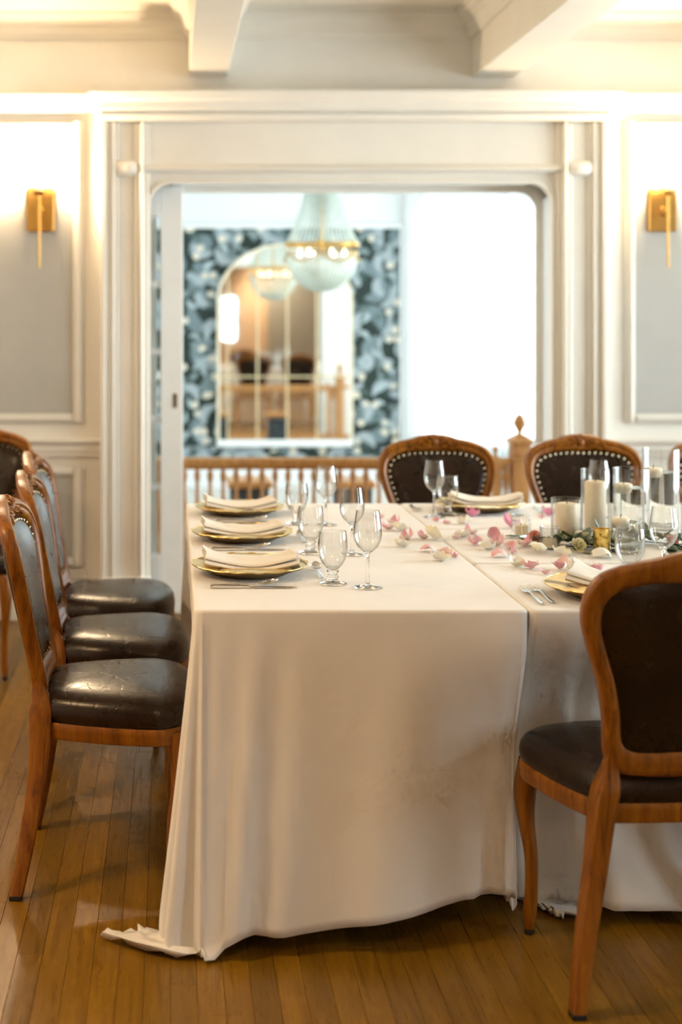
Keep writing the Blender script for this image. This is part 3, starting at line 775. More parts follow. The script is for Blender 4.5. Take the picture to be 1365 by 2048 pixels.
def make_chair():
    e = empty('dining_chair')
    lo, li = loop_from(OUT), loop_from(INN)
    N = len(lo)
    # back frame: moulded closed ring
    rings = []
    for i in range(N):
        (ox, oz), (ix, iz) = lo[i], li[i]; rr = []
        for t, dy in ((0, -.014), (0, .008), (.10, .015), (.30, .017), (.42, .011), (.55, .017), (.80, .015), (.92, .008), (1, .0), (1, -.012), (.75, -.020), (.3, -.021), (.1, -.019)):
            x_ = ox+(ix-ox)*t; z_ = oz+(iz-oz)*t; rr.append((x_, back_y(x_, z_)+dy, z_))
        rings.append(rr)
    MB().loft(rings, loop=True).build('back_frame', 'chairwood', e, angle=50)
    # leather pads
    def pad(sgn, bul, base, shrink):
        mb = MB(); cz = .71; rings = []
        for k in range(9):
            t = k/8; s_ = (1-t)**.75 if k < 8 else 0.0
            rr = []
            for (x_, z_) in li:
                s2 = 1-(1-shrink)*1.0; xx = x_*max(.001, 1-t)*shrink; zz = cz+(z_-cz)*max(.001, 1-t)*shrink
                edge = 1-t; h = base+bul*(1-edge**4)**.5 if edge < 1 else base
                rr.append((xx, back_y(xx, zz)+sgn*h, zz))
            rings.append(rr)
        return mb.loft(rings, caps=False)
    pad(1, .024, .002, 1.005).build('backrest', 'leather', e, angle=180)
    pad(-1, .016, .010, 1.005).build('back_panel', 'leather', e, angle=180)
    # nailheads
    mb = MB(); acc = 0; L2 = li+[li[0]]; last = None
    for i in range(N):
        a = Vector(L2[i]); b_ = Vector(L2[i+1]); d = (b_-a).length; 
        while acc < d:
            p = a.lerp(b_, acc/d); q = Vector((0, .71))+(p-Vector((0, .71)))*.962
            mb.sphere((q.x, back_y(q.x, q.y)+.0105, q.y), .0051, 7, 4, (1, .7, 1)); acc += .0235
        acc -= d
    mb.build('nailheads', 'nail', e, kind='stuff')
    # carved crest: overlapping leaves and rosette
    mb = MB()
    def leaf(x0, z0, ang, ln, wd_, hgt):
        rings = []
        for k in range(7):
            t = k/6; w_ = wd_*math.sin(PI*(t*.86+.07))**.8; cx = x0+math.cos(ang)*ln*t; cz = z0+math.sin(ang)*ln*t
            nx, nz = -math.sin(ang), math.cos(ang); h = hgt*math.sin(PI*min(1, t*.8+.12))
            rr = []
            for u, hh in ((-1, 0), (-.5, .8), (0, .55), (.5, .8), (1, 0)):
                X_ = cx+nx*w_*u; Z_ = cz+nz*w_*u; rr.append((X_, back_y(X_, Z_)+.013+h*hh, Z_))
            rr.append((cx, back_y(cx, cz)+.006, cz)); rings.append(rr)
        mb.loft(rings)
    for s_ in (-1, 1):
        for j, (x0, z0, ang, ln, wd_) in enumerate(((.006, .927, .15, .040, .010), (.012, .915, -.12, .045, .009), (.036, .923, .0, .038, .009), (.045, .911, -.30, .040, .008), (.068, .914, -.12, .036, .008), (.085, .905, -.35, .034, .007), (.004, .938, .75, .018, .008), (.026, .936, .35, .022, .007))):
            leaf(s_*x0, z0, ang if s_ > 0 else PI-ang, ln, wd_, .015)
    mb.sphere((0, back_y(0, .925)+.016, .925), .013, 10, 6, (1.1, .8, 1.2))
    leaf(0, .908, PI/2, .05, .012, .014)
    mb.build('crest_carving', 'chairwood', e, angle=60)
    # rear legs
    for s_ in (-1, 1):
        path = bez([(s_*.236, -.218, .012), (s_*.212, -.194, .14), (s_*.180, -.172, .30), (s_*.164, -.166, .41), (s_*.152, -.168, .475), (s_*.152, -.182, .535), (s_*.156, -.202, .62)], 5)
        n = len(path)
        rings = []
        for i, p in enumerate(path):
            t = i/(n-1); a = .015+.008*min(1, t*2); b_ = .017+.011*min(1, t*1.8); c = .004; q_ = sstep(.43, .53, p.z); a *= 1-.62*q_; b_ *= 1-.58*q_; c *= 1-.6*q_
            rings.append([(p.x+dx, p.y+dy, p.z) for dx, dy in ((-a+c, -b_), (a-c, -b_), (a, -b_+c), (a, b_-c), (a-c, b_), (-a+c, b_), (-a, b_-c), (-a, -b_+c))])
        lg = MB().loft(rings).build('leg', 'chairwood', e, angle=45)
        B(s_*.237-.0145, s_*.237+.0145, -.220-.016, -.220+.016, 0, .0125, c=.002).build('foot_cap', 'black', lg, smooth=False)
    # front cabriole legs
    for s_ in (-1, 1):
        path = bez([(s_*.208, .168, .012), (s_*.207, .168, .05), (s_*.205, .163, .10), (s_*.205, .165, .18), (s_*.212, .178, .26), (s_*.213, .182, .33), (s_*.205, .172, .40)], 5)
        rad = bez([(.011, 0, 0), (.016, 0, 0), (.015, 0, 0), (.0155, 0, 0), (.020, 0, 0), (.026, 0, 0), (.026, 0, 0)], 5)
        lg = MB().tube([tuple(p) for p in path], [r_.x for r_ in rad], 12).build('leg', 'chairwood', e, angle=60)
        MB().lathe([(.009, 0), (.0115, .002), (.0115, .0125)], 10, (s_*.208, .168, 0)).build('foot_cap', 'black', lg)
    # seat outline
    so = bez([(0, .226, 0), (.10, .221, 0), (.19, .198, 0), (.236, .150, 0), (.240, .09, 0), (.218, -.02, 0), (.186, -.115, 0), (.158, -.158, 0), (.11, -.170, 0), (0, -.173, 0)], 4)
    so = [(p.x, p.y) for p in so]; so = so+[(-a, b_) for a, b_ in so[-2:0:-1]]
    def ring(sc, z, fz=0): return [(a*sc, .015+(b_-.015)*sc, z+fz*abs(a)) for a, b_ in so]
    def wav(a, b_): return .012*math.cos(a*13)*max(0, (b_+.1)/.3) if b_ > 0 else 0
    rg = []
    for sc, z in ((.90, .376), (.985, .372), (.998, .378), (.992, .390), (1.0, .396), (1.0, .408), (.985, .414), (.90, .414)):
        rg.append([(a*sc, .015+(b_-.015)*sc, z) for a, b_ in so])
    MB().loft(rg, loop=True).build('seat_frame', 'chairwood', e, angle=40)
    cr = []
    for sc, z in ((.93, .400), (.985, .412), (1.005, .424), (1.008, .438), (.995, .453), (.96, .466), (.90, .476), (.80, .484), (.65, .490), (.45, .494), (.2, .4955), (.02, .496)):
        cr.append(ring(sc, z))
    MB().loft(cr).build('seat', 'leather', e, angle=180)
    return e
chair = make_chair()
CH = [((-.160, 3.655, 0), -PI/2, 'carved dining chair nearest the camera on the left, at the closest plate', 'c'),
      ((-.172, 4.25, 0), -PI/2+.02, 'middle carved dining chair of the three along the left table edge', 'c'),
      ((-.215, 4.84, 0), -PI/2-.02, 'farthest carved dining chair of the three along the left table edge', 'c'),
      ((1.045, 3.075, 0), .07, 'large foreground dining chair seen from behind, plain brown leather back', 'c'),
      ((1.046, 5.29, 0), PI, 'dining chair facing the camera behind the back wine glass and railing', 'c'),
      ((1.625, 5.29, 0), PI, 'dining chair facing the camera behind the tall pillar candle', 'c'),
      ((2.190, 5.29, 0), PI, 'dining chair at the right picture edge behind the tallest glass cylinder', 'c'),
      ((-.838, 5.68, 0), PI-.12, 'dining chair at the left picture edge under the wall sconce', 'c')]
for i, (loc, rz, lab, g) in enumerate(CH):
    if i == 0:
        chair.location = loc; chair.rotation_euler = (0, 0, rz); tag(chair, lab, 'chair', 'carved leather dining chairs')
    else: dup(chair, loc, rz, lab)

# ------------------------------------------------------------------ tables and cloths
TZ = .756
def fold_table(x0, x1, y0, y1, label):
    e = empty('banquet_table', ((x0+x1)/2, (y0+y1)/2, 0)); tag(e, label, 'table')
    hx, hy = (x1-x0)/2-.006, (y1-y0)/2-.006
    B(-hx, hx, -hy, hy, TZ-.03, TZ-.004, c=.005).build('tabletop', 'panel', e, smooth=False)
    for sx in (-1, 1):
        for sy in (-1, 1):
            MB().tube([(sx*(hx-min(.5, hx*.5)), sy*(hy-min(.45, hy*.5)), 0), (sx*(hx-min(.5, hx*.5)), sy*(hy-min(.45, hy*.5)), TZ-.03)], .014, 10).build('leg', 'steel', e)
T = [(.051, .811, 3.17, 5.0), (.8145, 2.62, 4.395, 5.0), (.8145, 2.62, 3.782, 4.387), (.8145, 2.62, 3.17, 3.774)]
def cloth(name, rect, length, offset, label, seed=0, step=.022, cn=22, cr=.022, rows=34, run=None):
    x0, x1, y0, y1 = rect; P = []
    def side(ax, ay, bx, by, nx, ny, nm):
        d = math.hypot(bx-ax, by-ay); n = max(4, int(d/step))
        for k in range(n): t = k/n; P.append((ax+(bx-ax)*t, ay+(by-ay)*t, nx, ny, nm, t))
    def corner(cx, cy, a0, nm):
        for k in range(cn): t = k/cn; a = a0+PI/2*t; P.append((cx+cr*math.cos(a), cy+cr*math.sin(a), math.cos(a), math.sin(a), nm, t))
    side(x0+cr, y0, x1-cr, y0, 0, -1, 'front'); corner(x1-cr, y0+cr, -PI/2, 'fr')
    side(x1, y0+cr, x1, y1-cr, 1, 0, 'right'); corner(x1-cr, y1-cr, 0, 'br')
    side(x1-cr, y1, x0+cr, y1, 0, 1, 'back'); corner(x0+cr, y1-cr, PI/2, 'bl')
    side(x0, y1-cr, x0, y0+cr, -1, 0, 'left'); corner(x0+cr, y0+cr, PI, 'fl')
    re = .007; rings = []
    for dd in (.019, .012):
        rings.append([(px-nx*dd, py-ny*dd, TZ) for px, py, nx, ny, nm, t in P])
    for k in range(5):
        a = PI/2*k/4; rings.append([(px-nx*re*(1-math.sin(a)), py-ny*re*(1-math.sin(a)), TZ-re*(1-math.cos(a))) for px, py, nx, ny, nm, t in P])
    rd = random.Random(seed)
    for j in range(1, rows+1):
        rr = []
        for i, (px, py, nx, ny, nm, t) in enumerate(P):
            L = length(nm, t, px, py); d = L*j/rows; z = TZ-re-d
            ox, oy = offset(nm, t, px, py, nx, ny, d, min(1, d/.74))
            if z < .006:
                e = .006-z; rx, ry = run(nm, t, nx, ny) if run else (nx, ny)
                ox += rx*e; oy += ry*e; z = .006+.022*abs(math.sin(e*34+i*.55))*min(1, e*12)
            rr.append((px+ox, py+oy, z))
        rings.append(rr)
    mb = MB(); mb.loft(rings, caps=False); mb.f.append(tuple(range(len(P))))
    o = mb.build(name, 'cloth', angle=180)
    # recalc gives closed-ish normals; give the cloth a real thickness
    md = o.modifiers.new('thickness', 'SOLIDIFY'); md.thickness = .0016; md.offset = 0
    tag(o, label, 'tablecloth'); return o
# left table: free front and left sides; tucked on the right
def len1(nm, t, px, py):
    side = .688+.006*math.sin(px*9)
    if nm == 'front':
        a = 1-sstep(0, .14, t); b_ = sstep(.80, 1, t)
        return side+.075*a**2-.012*b_+.012*math.sin(t*6)
    if nm == 'fl': return side+.075+.17*math.sin(PI*(.06+.88*t))**1.5*(1.0+.25*math.cos(t*13))
    if nm == 'left': return side+.06*sstep(.9, 1, t)
    if nm == 'fr': return .69+.03*math.sin(PI*t)
    if nm == 'right': return .70
    return .70
def off1(nm, t, px, py, nx, ny, d, s):
    o = 0.0; ex = 0.0
    if nm == 'front':
        u = (px-.051)/.76
        o = .050*s**1.3*(1-sstep(.5, .9, u)*sstep(.15, .6, s))-.115*sstep(.62, .97, u)*sstep(.06, .5, s)
        # long soft folds dropping from the left corner and near the right one
        for (c0, c1, a, wd_) in ((.08, .045, .034, .032), (.195, .115, .050, .038), (.33, .24, .018, .05), (.60, .52, .008, .06), (.915, .93, .024, .014), (.955, .955, .022, .016), (.86, .85, .014, .020)):
            c = c0+(c1-c0)*s; o += a*s**.8*math.exp(-((u-c)/wd_)**2)
        o += .004*s*math.sin(u*21+2*s)
        ex = .02*sstep(.88, 1, u)*s
    elif nm == 'fl':
        a = t
        o = (.062+.022*math.cos(a*12.5))*s**1.1+.02*s*math.sin(PI*a)
        o *= 1-.35*sstep(.92, 1.2, d/.74)
    elif nm == 'left':
        k = sstep(0.0, .10, 1-t)     # away from the front corner
        o = .050*s*(1-k)+k*(-.062*sstep(.10, .34, s)+.055*sstep(.55, 1.0, s))
        o += k*.012*s*math.sin(py*19+.7*math.sin(py*7))+.006*s*math.sin(py*47)
        if py > 4.6: o += .05*s*sstep(4.6, 5.0, py)
    elif nm == 'fr':
        ex = .02*s*(1-t)
        return (.004*math.sin(t*9)*s*(1-t)+ex-.025*s*t, .115*sstep(.06, .5, s)*(1-.2*t)-.004*s*math.cos(t*8))
    elif nm == 'right':
        k = 1-sstep(0, .14, t); return (-.025*s*k, .092*sstep(.06, .5, s)*k)
    else: o = .03*s+.01*s*math.sin(px*30+py*25)
    return (nx*o+ex, ny*o)
def run1(nm, t, nx, ny):
    if nm == 'fl': 
        a = 1-t
        return (.10-1.05*sstep(.2, .7, a), -.55*(1-sstep(.1, .5, a))+.62*sstep(.45, 1, a)+.15*math.sin(a*14))
    return (nx, ny)
cloth('tablecloth', T[0], len1, off1, 'long white tablecloth of the left table, front drape and corner reaching the floor', 1, run=run1)
# front right table: skirt in front, pushed in by the chair, corner puddling
def len4(nm, t, px, py):
    if nm == 'front': return .715+.26*(1-sstep(.01, .095, t))**1.2
    if nm == 'fl': return .70+.275*sstep(0, .6, t)
    if nm == 'left': return .70
    return .70
def off4(nm, t, px, py, nx, ny, d, s):
    if nm in ('front', 'fl'):
        x = px
        push = .185*sstep(.0, .38, s)*(1-sstep(1.34, 1.5, x))
        push -= .085*sstep(.62, 1.0, s)*sstep(.93, 1.06, x)*(1-sstep(1.28, 1.4, x))
        push += .045*sstep(.30, .5, s)*(1-sstep(.90, .98, x))
        yy = push-.025*s*sstep(1.35, 1.6, x)
        for (c, a, wd_) in ((.905, .045, .016), (.985, .022, .022), (1.06, .008, .03), (.865, .014, .014), (1.20, .01, .04), (1.5, .02, .05), (1.7, .015, .04)):
            c2 = c+.05*s*(1 if c < 1.1 else 0); yy -= a*(s**.6)*math.exp(-((x-c2)/wd_)**2)*(1-.5*sstep(.4, .8, s))
        xx = .045*s*(1-sstep(0, .12, t)) if nm == 'front' else .035*s*t*0+.02*s
        return (xx, yy)
    if nm == 'left': return (.006*s*(1-sstep(.9, 1, t))+.02*s*sstep(.9, 1, t), (.185*sstep(.0, .38, s)+.045*sstep(.30, .5, s)-.02*s)*sstep(.45, 1, t))
    o = .03*s+.012*s*math.sin(px*31+py*27)
    return (nx*o, ny*o)
def run4(nm, t, nx, ny):
    if nm == 'front': return (.40-2.5*t, -.62)
    return (.30, -.50)
cloth('tablecloth', T[3], len4, off4, 'white tablecloth of the front right table under the near chair', 4, run=run4)
def lenA(nm, t, px, py): return .70 if nm in ('back', 'br', 'bl') else .30
def lenB(nm, t, px, py): return .30
def offA(nm, t, px, py, nx, ny, d, s):
    if nm == 'back': o = -.03*s+.010*s*math.sin(px*23)
    elif nm in ('left', 'front', 'fl'): o = .002*s
    else: o = .02*s
    return (nx*o, ny*o)
cloth('tablecloth', T[1], lenA, offA, 'white tablecloth of the back right table in front of the far chairs', 2)
cloth('tablecloth', T[2], lenB, lambda nm, t, px, py, nx, ny, d, s: (0, 0), 'white tablecloth of the middle right table under the candles', 3)
fold_table(*T[0], 'long table under the white cloth at the left')
fold_table(*T[1], 'narrow table under the white cloth nearest the far chairs')
fold_table(*T[2], 'narrow table under the white cloth with the candles')
fold_table(*T[3], 'narrow table under the white cloth by the near chair')

# ------------------------------------------------------------------ tableware
TT = TZ+.0012
def make_charger():
    e = empty('charger_plate'); seg = 96; rnd2 = random.Random(5)
    def rad(r, k, z):
        a = 2*PI*k/seg; sc = 1.0
        wv = math.sin(a*18)*.5+math.sin(a*7+1)*.3+math.sin(a*31)*.2
        edge = max(0, (r-.105)/.045)
        r2 = r*(1+.016*wv*edge); z2 = z+.0022*wv*edge+.0014*math.sin(a*48)*edge*(1-edge)*3
        return (r2*math.cos(a), r2*math.sin(a), z2)
    top = [(.003, .006), (.05, .006), (.085, .007), (.098, .010), (.108, .014), (.120, .018), (.132, .0215), (.142, .0245), (.149, .027), (.1515, .0272)]
    MB().loft([[rad(r, k, z) for k in range(seg)] for r, z in top], caps=True).build('plate_face', 'gold', e, angle=70)
    bot = [(.1515, .0270), (.149, .0245), (.135, .018), (.11, .009), (.098, .003), (.09, .0005), (.085, .0005), (.083, .003), (.003, .003)]
    MB().loft([[rad(r, k, z) for k in range(seg)] for r, z in bot], caps=True).build('plate_back', 'goldshade', e, angle=70)
    MB().loft([[tuple(Vector(rad(.150, k, .0268))+Vector((math.cos(2*PI*k/seg)*.0018*math.cos(b_), math.sin(2*PI*k/seg)*.0018*math.cos(b_), .0018*math.sin(b_)))) for b_ in [2*PI*q/6 for q in range(6)]] for k in range(seg)], loop=True).build('rim', 'gold', e)
    return e
def make_napkin():
    e = empty('folded_napkin'); 
    def layer(x0, x1, y0, y1, z, th, lift, nm, fold=True):
        nx, ny = 22, 8; rings = []
        def zz(u, v): 
            q = (2*u-1)
            return z+.020*abs(q)**2.2*lift+.012*max(0, -q)**3*v*lift+.0015*math.sin(u*9+v*4)
        for i in range(nx+1):
            u = i/nx; X_ = x0+(x1-x0)*u; rr = []
            for k in range(ny+1): v = k/ny; rr.append((X_+.004*math.sin(v*5), y0+(y1-y0)*v+.003*math.sin(u*7), zz(u, v)))
            top = [(a, b_, c+th) for a, b_, c in rr[::-1]]
            top = [(a, b_+(0 if 0 < q < ny else (.0)), c) for q, (a, b_, c) in enumerate(top)]
            f0 = (rr[0][0], rr[0][1]-th*.55, rr[0][2]+th*.5); f1 = (rr[-1][0], rr[-1][1]+th*.4, rr[-1][2]+th*.5)
            rings.append(rr+[f1]+top+[f0])
        MB().loft(rings).build(nm, 'napkin', e, angle=60)
    layer(-.118, .122, -.080, .060, .0175, .0105, .85, 'fold_layer')
    layer(-.117, .114, -.072, .055, .0290, .0065, .95, 'fold_layer')
    return e
def make_spoon(ln=.17):
    e = empty('teaspoon'); 
    pts = [(0, 0, .004), (.02, 0, .0035), (.05, 0, .004), (.085, 0, .006), (.105, 0, .007), (.115, 0, .006)]
    wd_ = [.006, .0065, .005, .0032, .0030, .0035]
    MB().loft([[(p[0], -w_, p[2]), (p[0], -w_*.6, p[2]+.0012), (p[0], w_*.6, p[2]+.0012), (p[0], w_, p[2]), (p[0], w_*.6, p[2]-.0012), (p[0], -w_*.6, p[2]-.0012)] for p, w_ in zip(pts, wd_)]).build('handle', 'steel', e, angle=60)
    rings = []
    for k in range(9):
        t = k/8; x_ = .112+.055*t; hw = .0175*math.sin(PI*min(.995, max(.06, t)))**.6; rim = .0065+.010*t
        dep = .0065*math.sin(PI*t)**.7
        low = [(x_, hw*math.cos(a), rim-dep*math.sin(a)) for a in [PI*q/8 for q in range(9)]]
        up = [(x_, hw*.92*math.cos(a), rim+.0008-dep*.85*math.sin(a)) for a in [PI*q/8 for q in range(8, -1, -1)]]
        rings.append(low+up)
    MB().loft(rings).build('bowl', 'steel', e, angle=60)
    return e
def make_knife():
    e = empty('table_knife')
    MB().loft([[(x_, -w_, .001), (x_, -w_, .001+h), (x_, w_, .001+h), (x_, w_, .001)] for x_, w_, h in ((0, .006, .004), (.01, .0075, .006), (.06, .0065, .006), (.095, .0045, .005))]).build('handle', 'steel', e, angle=60)
    MB().loft([[(x_, -w_, .0015), (x_, -w_, .003), (x_, w_*.8, .0026), (x_, w_*.8, .002)] for x_, w_ in ((.094, .005), (.11, .008), (.17, .009), (.20, .007), (.213, .002))]).build('blade', 'steel', e, angle=60)
    return e
def make_fork():
    e = empty('table_fork')
    pts = [(0, .0055, .004), (.03, .006, .003), (.07, .0042, .004), (.11, .003, .007), (.125, .0045, .0068), (.135, .0105, .005), (.143, .012, .0035)]
    MB().loft([[(x_, -w_, z_), (x_, -w_*.6, z_+.0014), (x_, w_*.6, z_+.0014), (x_, w_, z_), (x_, w_*.6, z_-.001), (x_, -w_*.6, z_-.001)] for x_, w_, z_ in pts]).build('handle', 'steel', e, angle=60)
    for k in range(4):
        y_ = -.0095+.0063*k
        MB().loft([[(x_, y_-w_, z_), (x_, y_-w_, z_+.0016), (x_, y_+w_, z_+.0016), (x_, y_+w_, z_)] for x_, w_, z_ in ((.141, .0018, .0033), (.16, .0017, .0035), (.18, .0014, .006), (.192, .0006, .0085))]).build('tine', 'steel', e, angle=60)
    return e
def glass_lathe(outer, inner, seg=40):
    prof = outer+inner[::-1]
    return MB().lathe(prof, seg, closed=False)
def make_goblet():
    e = empty('water_goblet')
    MB().lathe([(.0008, 0), (.033, 0), (.0355, .0015), (.034, .004), (.020, .008), (.013, .011), (.0008, .0112)], 40).build('foot', 'glass', e, angle=60)
    MB().lathe([(.0008, .0105), (.0128, .0105), (.0125, .014), (.015, .018), (.0125, .022), (.0125, .027), (.0155, .032), (.0125, .036), (.017, .0405), (.012, .0445), (.0008, .0435)], 36).build('stem', 'glass', e, angle=60)
    o_ = [(.016, .0400), (.018, .041), (.027, .052), (.0335, .066), (.0365, .082), (.0372, .098), (.0358, .116), (.0340, .129), (.0338, .1315)]
    i_ = [(.0145, .0405), (.0165, .0422), (.0255, .053), (.0320, .0665), (.0350, .082), (.0357, .098), (.0344, .116), (.0327, .129), (.0325, .1316)]
    MB().lathe(o_+i_[::-1], 48, closed=True).build('bowl', 'thin', e, angle=60); return e
def make_wine():
    e = empty('wine_glass')
    MB().lathe([(.0008, 0), (.034, 0), (.0362, .0012), (.034, .0028), (.018, .006), (.0065, .010), (.0008, .0105)], 40).build('foot', 'glass', e, angle=60)
    MB().lathe([(.0008, .0095), (.0066, .0098), (.0046, .018), (.0040, .045), (.0042, .072), (.0068, .084), (.0125, .0893), (.008, .0905), (.0008, .0895)], 28).build('stem', 'glass', e, angle=60)
    o_ = [(.0115, .0885), (.014, .090), (.0255, .101), (.0328, .116), (.0352, .131), (.0342, .150), (.0308, .172), (.0287, .187), (.0285, .1895)]
    i_ = [(.0105, .0893), (.0125, .0908), (.0242, .1020), (.0316, .1165), (.0340, .131), (.0330, .150), (.0297, .172), (.0277, .187), (.0275, .1896)]
    MB().lathe(o_+i_[::-1], 48, closed=True).build('bowl', 'thin', e, angle=60); return e
chg, nap, spn, knf, frk, gob, win = make_charger(), make_napkin(), make_spoon(), make_knife(), make_fork(), make_goblet(), make_wine()
used = set()
def place(proto, x, y, rz, label, cat, group, z=TT):
    if proto.name not in used:
        used.add(proto.name); o = proto; o.location = (x, y, z); o.rotation_euler = (0, 0, rz)
    else: o = dup(proto, (x, y, z), rz)
    return tag(o, label, cat, group)
names = ['nearest', 'middle', 'farthest']
for i, (x, y) in enumerate(((.203, 3.63), (.212, 4.185), (.232, 4.735))):
    n_ = names[i]
    place(chg, x, y, i*1.1, f'gold scalloped charger plate, {n_} of the three on the left table', 'plate', 'gold chargers')
    place(nap, x, y, .0+.02*i, f'ivory folded napkin on the {n_} gold plate of the left table', 'napkin', 'folded napkins', TT+.0005)
    place(spn, x-.105+.01*i, y-.178, .02, f'silver teaspoon in front of the {n_} left plate', 'spoon', 'teaspoons')
    place(knf, x-.108+.01*i, y-.200, .0, f'silver knife beside the spoon of the {n_} left plate', 'knife', 'knives')
    place(frk, x-.09, y+.185, 0, f'silver fork behind the {n_} left plate', 'fork', 'forks')
    place(spn, x+.178, y-.085, PI/2, f'silver dessert spoon behind the {n_} water goblet', 'spoon', 'teaspoons')
for i, (gx, gy, wx, wy) in enumerate(((.402, 3.485, .482, 3.435), (.392, 3.94, .505, 3.91), (.402, 4.49, .494, 4.47))):
    n_ = names[i]
    place(gob, gx, gy, 0, f'empty short-stemmed water goblet, {n_} goblet on the left table', 'glass', 'water goblets')
    place(win, wx, wy, 0, f'empty wine glass, {n_} wine glass on the left table', 'wine glass', 'wine glasses')
# back table setting
place(chg, 1.062, 4.82, .5, 'gold charger plate on the back table before the far chair', 'plate', 'gold chargers')
place(nap, 1.085, 4.83, PI-.15, 'ivory napkin on the gold plate before the far chair', 'napkin', 'folded napkins', TT+.0005)
place(win, .872, 4.64, 0, 'wine glass left of the far gold plate', 'wine glass', 'wine glasses')
place(gob, .928, 4.70, 0, 'water goblet between the far wine glass and the far gold plate', 'glass', 'water goblets')
place(spn, .842, 4.93, -PI/2, 'silver spoon lying left of the far gold plate', 'spoon', 'teaspoons')
place(frk, 1.262, 4.90, -PI/2, 'fork next to the far gold plate, nearer to it', 'fork', 'forks')
place(frk, 1.295, 4.90, -PI/2, 'fork next to the far gold plate, outer one', 'fork', 'forks')
place(win, 1.417, 4.64, 0, 'wine glass standing behind the tall pillar candle', 'wine glass', 'wine glasses')
# near right setting
place(chg, 1.045, 3.345, .3, 'gold charger plate half hidden by the foreground chair', 'plate', 'gold chargers')
place(nap, 1.085, 3.36, -.5, 'ivory napkin on the plate half hidden by the foreground chair', 'napkin', 'folded napkins', TT+.0005)
place(frk, .857, 3.225, PI/2, 'left fork of the pair beside the near right plate', 'fork', 'forks')
place(frk, .886, 3.24, PI/2, 'right fork of the pair beside the near right plate', 'fork', 'forks')
place(frk, .975, 3.535, 0, 'dessert fork lying behind the near right plate', 'fork', 'forks')
place(gob, 1.160, 3.54, 0, 'water goblet behind the top rail of the foreground chair', 'glass', 'water goblets')
place(win, 1.232, 3.50, 0, 'wine glass in front of the candle cylinders, near the picture edge', 'wine glass', 'wine glasses')

# ------------------------------------------------------------------ candles and vases
def cyl_glass(name, x, y, r, h, label, th=.0035):
    e = empty(name, (x, y, TT)); tag(e, label, 'glass vase', 'glass candle cylinders')
    o_ = [(r-.006, .0075), (r-.004, 0), (r, .004), (r, .010), (r, h*.5), (r, h-.004), (r, h-.001), (r-th*.3, h)]
    i_ = [(r-.0065, .008), (r-th-.003, .0085), (r-th, .012), (r-th, .016), (r-th, h*.5), (r-th, h-.004), (r-th, h-.001), (r-th*.7, h)]
    MB().lathe(o_+i_[::-1], 48, closed=True).build('cylinder_wall', 'thin', e, angle=30)
    MB().lathe([(.0008, .0005), (r-.0045, .0005), (r-.0062, .0078), (.0008, .0078)], 40).build('thick_base', 'glass', e, angle=30); return e
def pillar(x, y, r, h, label, z=TT+.0085):
    e = empty('pillar_candle', (x, y, z)); tag(e, label, 'candle')
    MB().lathe([(.001, 0), (r-.002, 0), (r, .003), (r, h-.008), (r-.003, h-.002), (r-.010, h), (r-.016, h-.003), (.001, h-.005)], 32).build('wax_body', 'wax', e, angle=60)
    MB().tube([(0, 0, h-.006), (.001, 0, h+.004), (.003, 0, h+.010)], .0012, 6).build('wick', 'wick', e)
def floating(x, y, z, r, label):
    e = empty('floating_candle', (x, y, z)); tag(e, label, 'candle', 'floating candles')
    MB().lathe([(.001, -.014), (r*.72, -.014), (r*.86, -.008), (r, .006), (r, .012), (r-.003, .015), (.001, .013)], 28).build('wax_body', 'wax', e, angle=60)
    MB().tube([(0, 0, .012), (.001, 0, .020), (.002, 0, .024)], .0011, 6).build('wick', 'wick', e)
def water(par, r, h):
    MB().lathe([(.001, .0085), (r-.0075, .0085), (r-.0036, .013), (r-.0036, .02), (r-.0036, h-.003), (r-.0036, h), (.001, h)], 48).build('water', 'water', par, angle=50)
cyl_glass('candle_cylinder', 1.167, 4.13, .0455, .130, 'short glass cylinder around the lower pillar candle')
pillar(1.167, 4.13, .033, .108, 'lower ivory pillar candle inside the short glass cylinder')
cyl_glass('candle_cylinder', 1.277, 4.215, .0425, .207, 'tall glass cylinder around the taller pillar candle')
pillar(1.277, 4.215, .0315, .163, 'taller ivory pillar candle inside the tall glass cylinder')
v = cyl_glass('water_cylinder', 1.397, 4.25, .054, .206, 'tall water-filled cylinder beside the taller pillar candle'); water(v, .054, .147)
floating(1.372, 4.245, TT+.145, .026, 'floating candle in the cylinder beside the taller pillar candle')
v = cyl_glass('water_cylinder', 1.540, 4.40, .0565, .252, 'tallest water-filled cylinder at the right picture edge'); water(v, .0565, .178)
floating(1.513, 4.395, TT+.176, .028, 'floating candle in the tallest cylinder')
v = cyl_glass('water_cylinder', 1.288, 3.955, .0475, .133, 'short water-filled cylinder beside the gold votive'); water(v, .0475, .085)
floating(1.268, 3.95, TT+.084, .025, 'floating candle in the short water cylinder')
cyl_glass('candle_cylinder', 1.515, 4.03, .0455, .13, 'short glass cylinder cut by the right picture edge')
pillar(1.515, 4.03, .033, .105, 'pillar candle cut by the right picture edge')
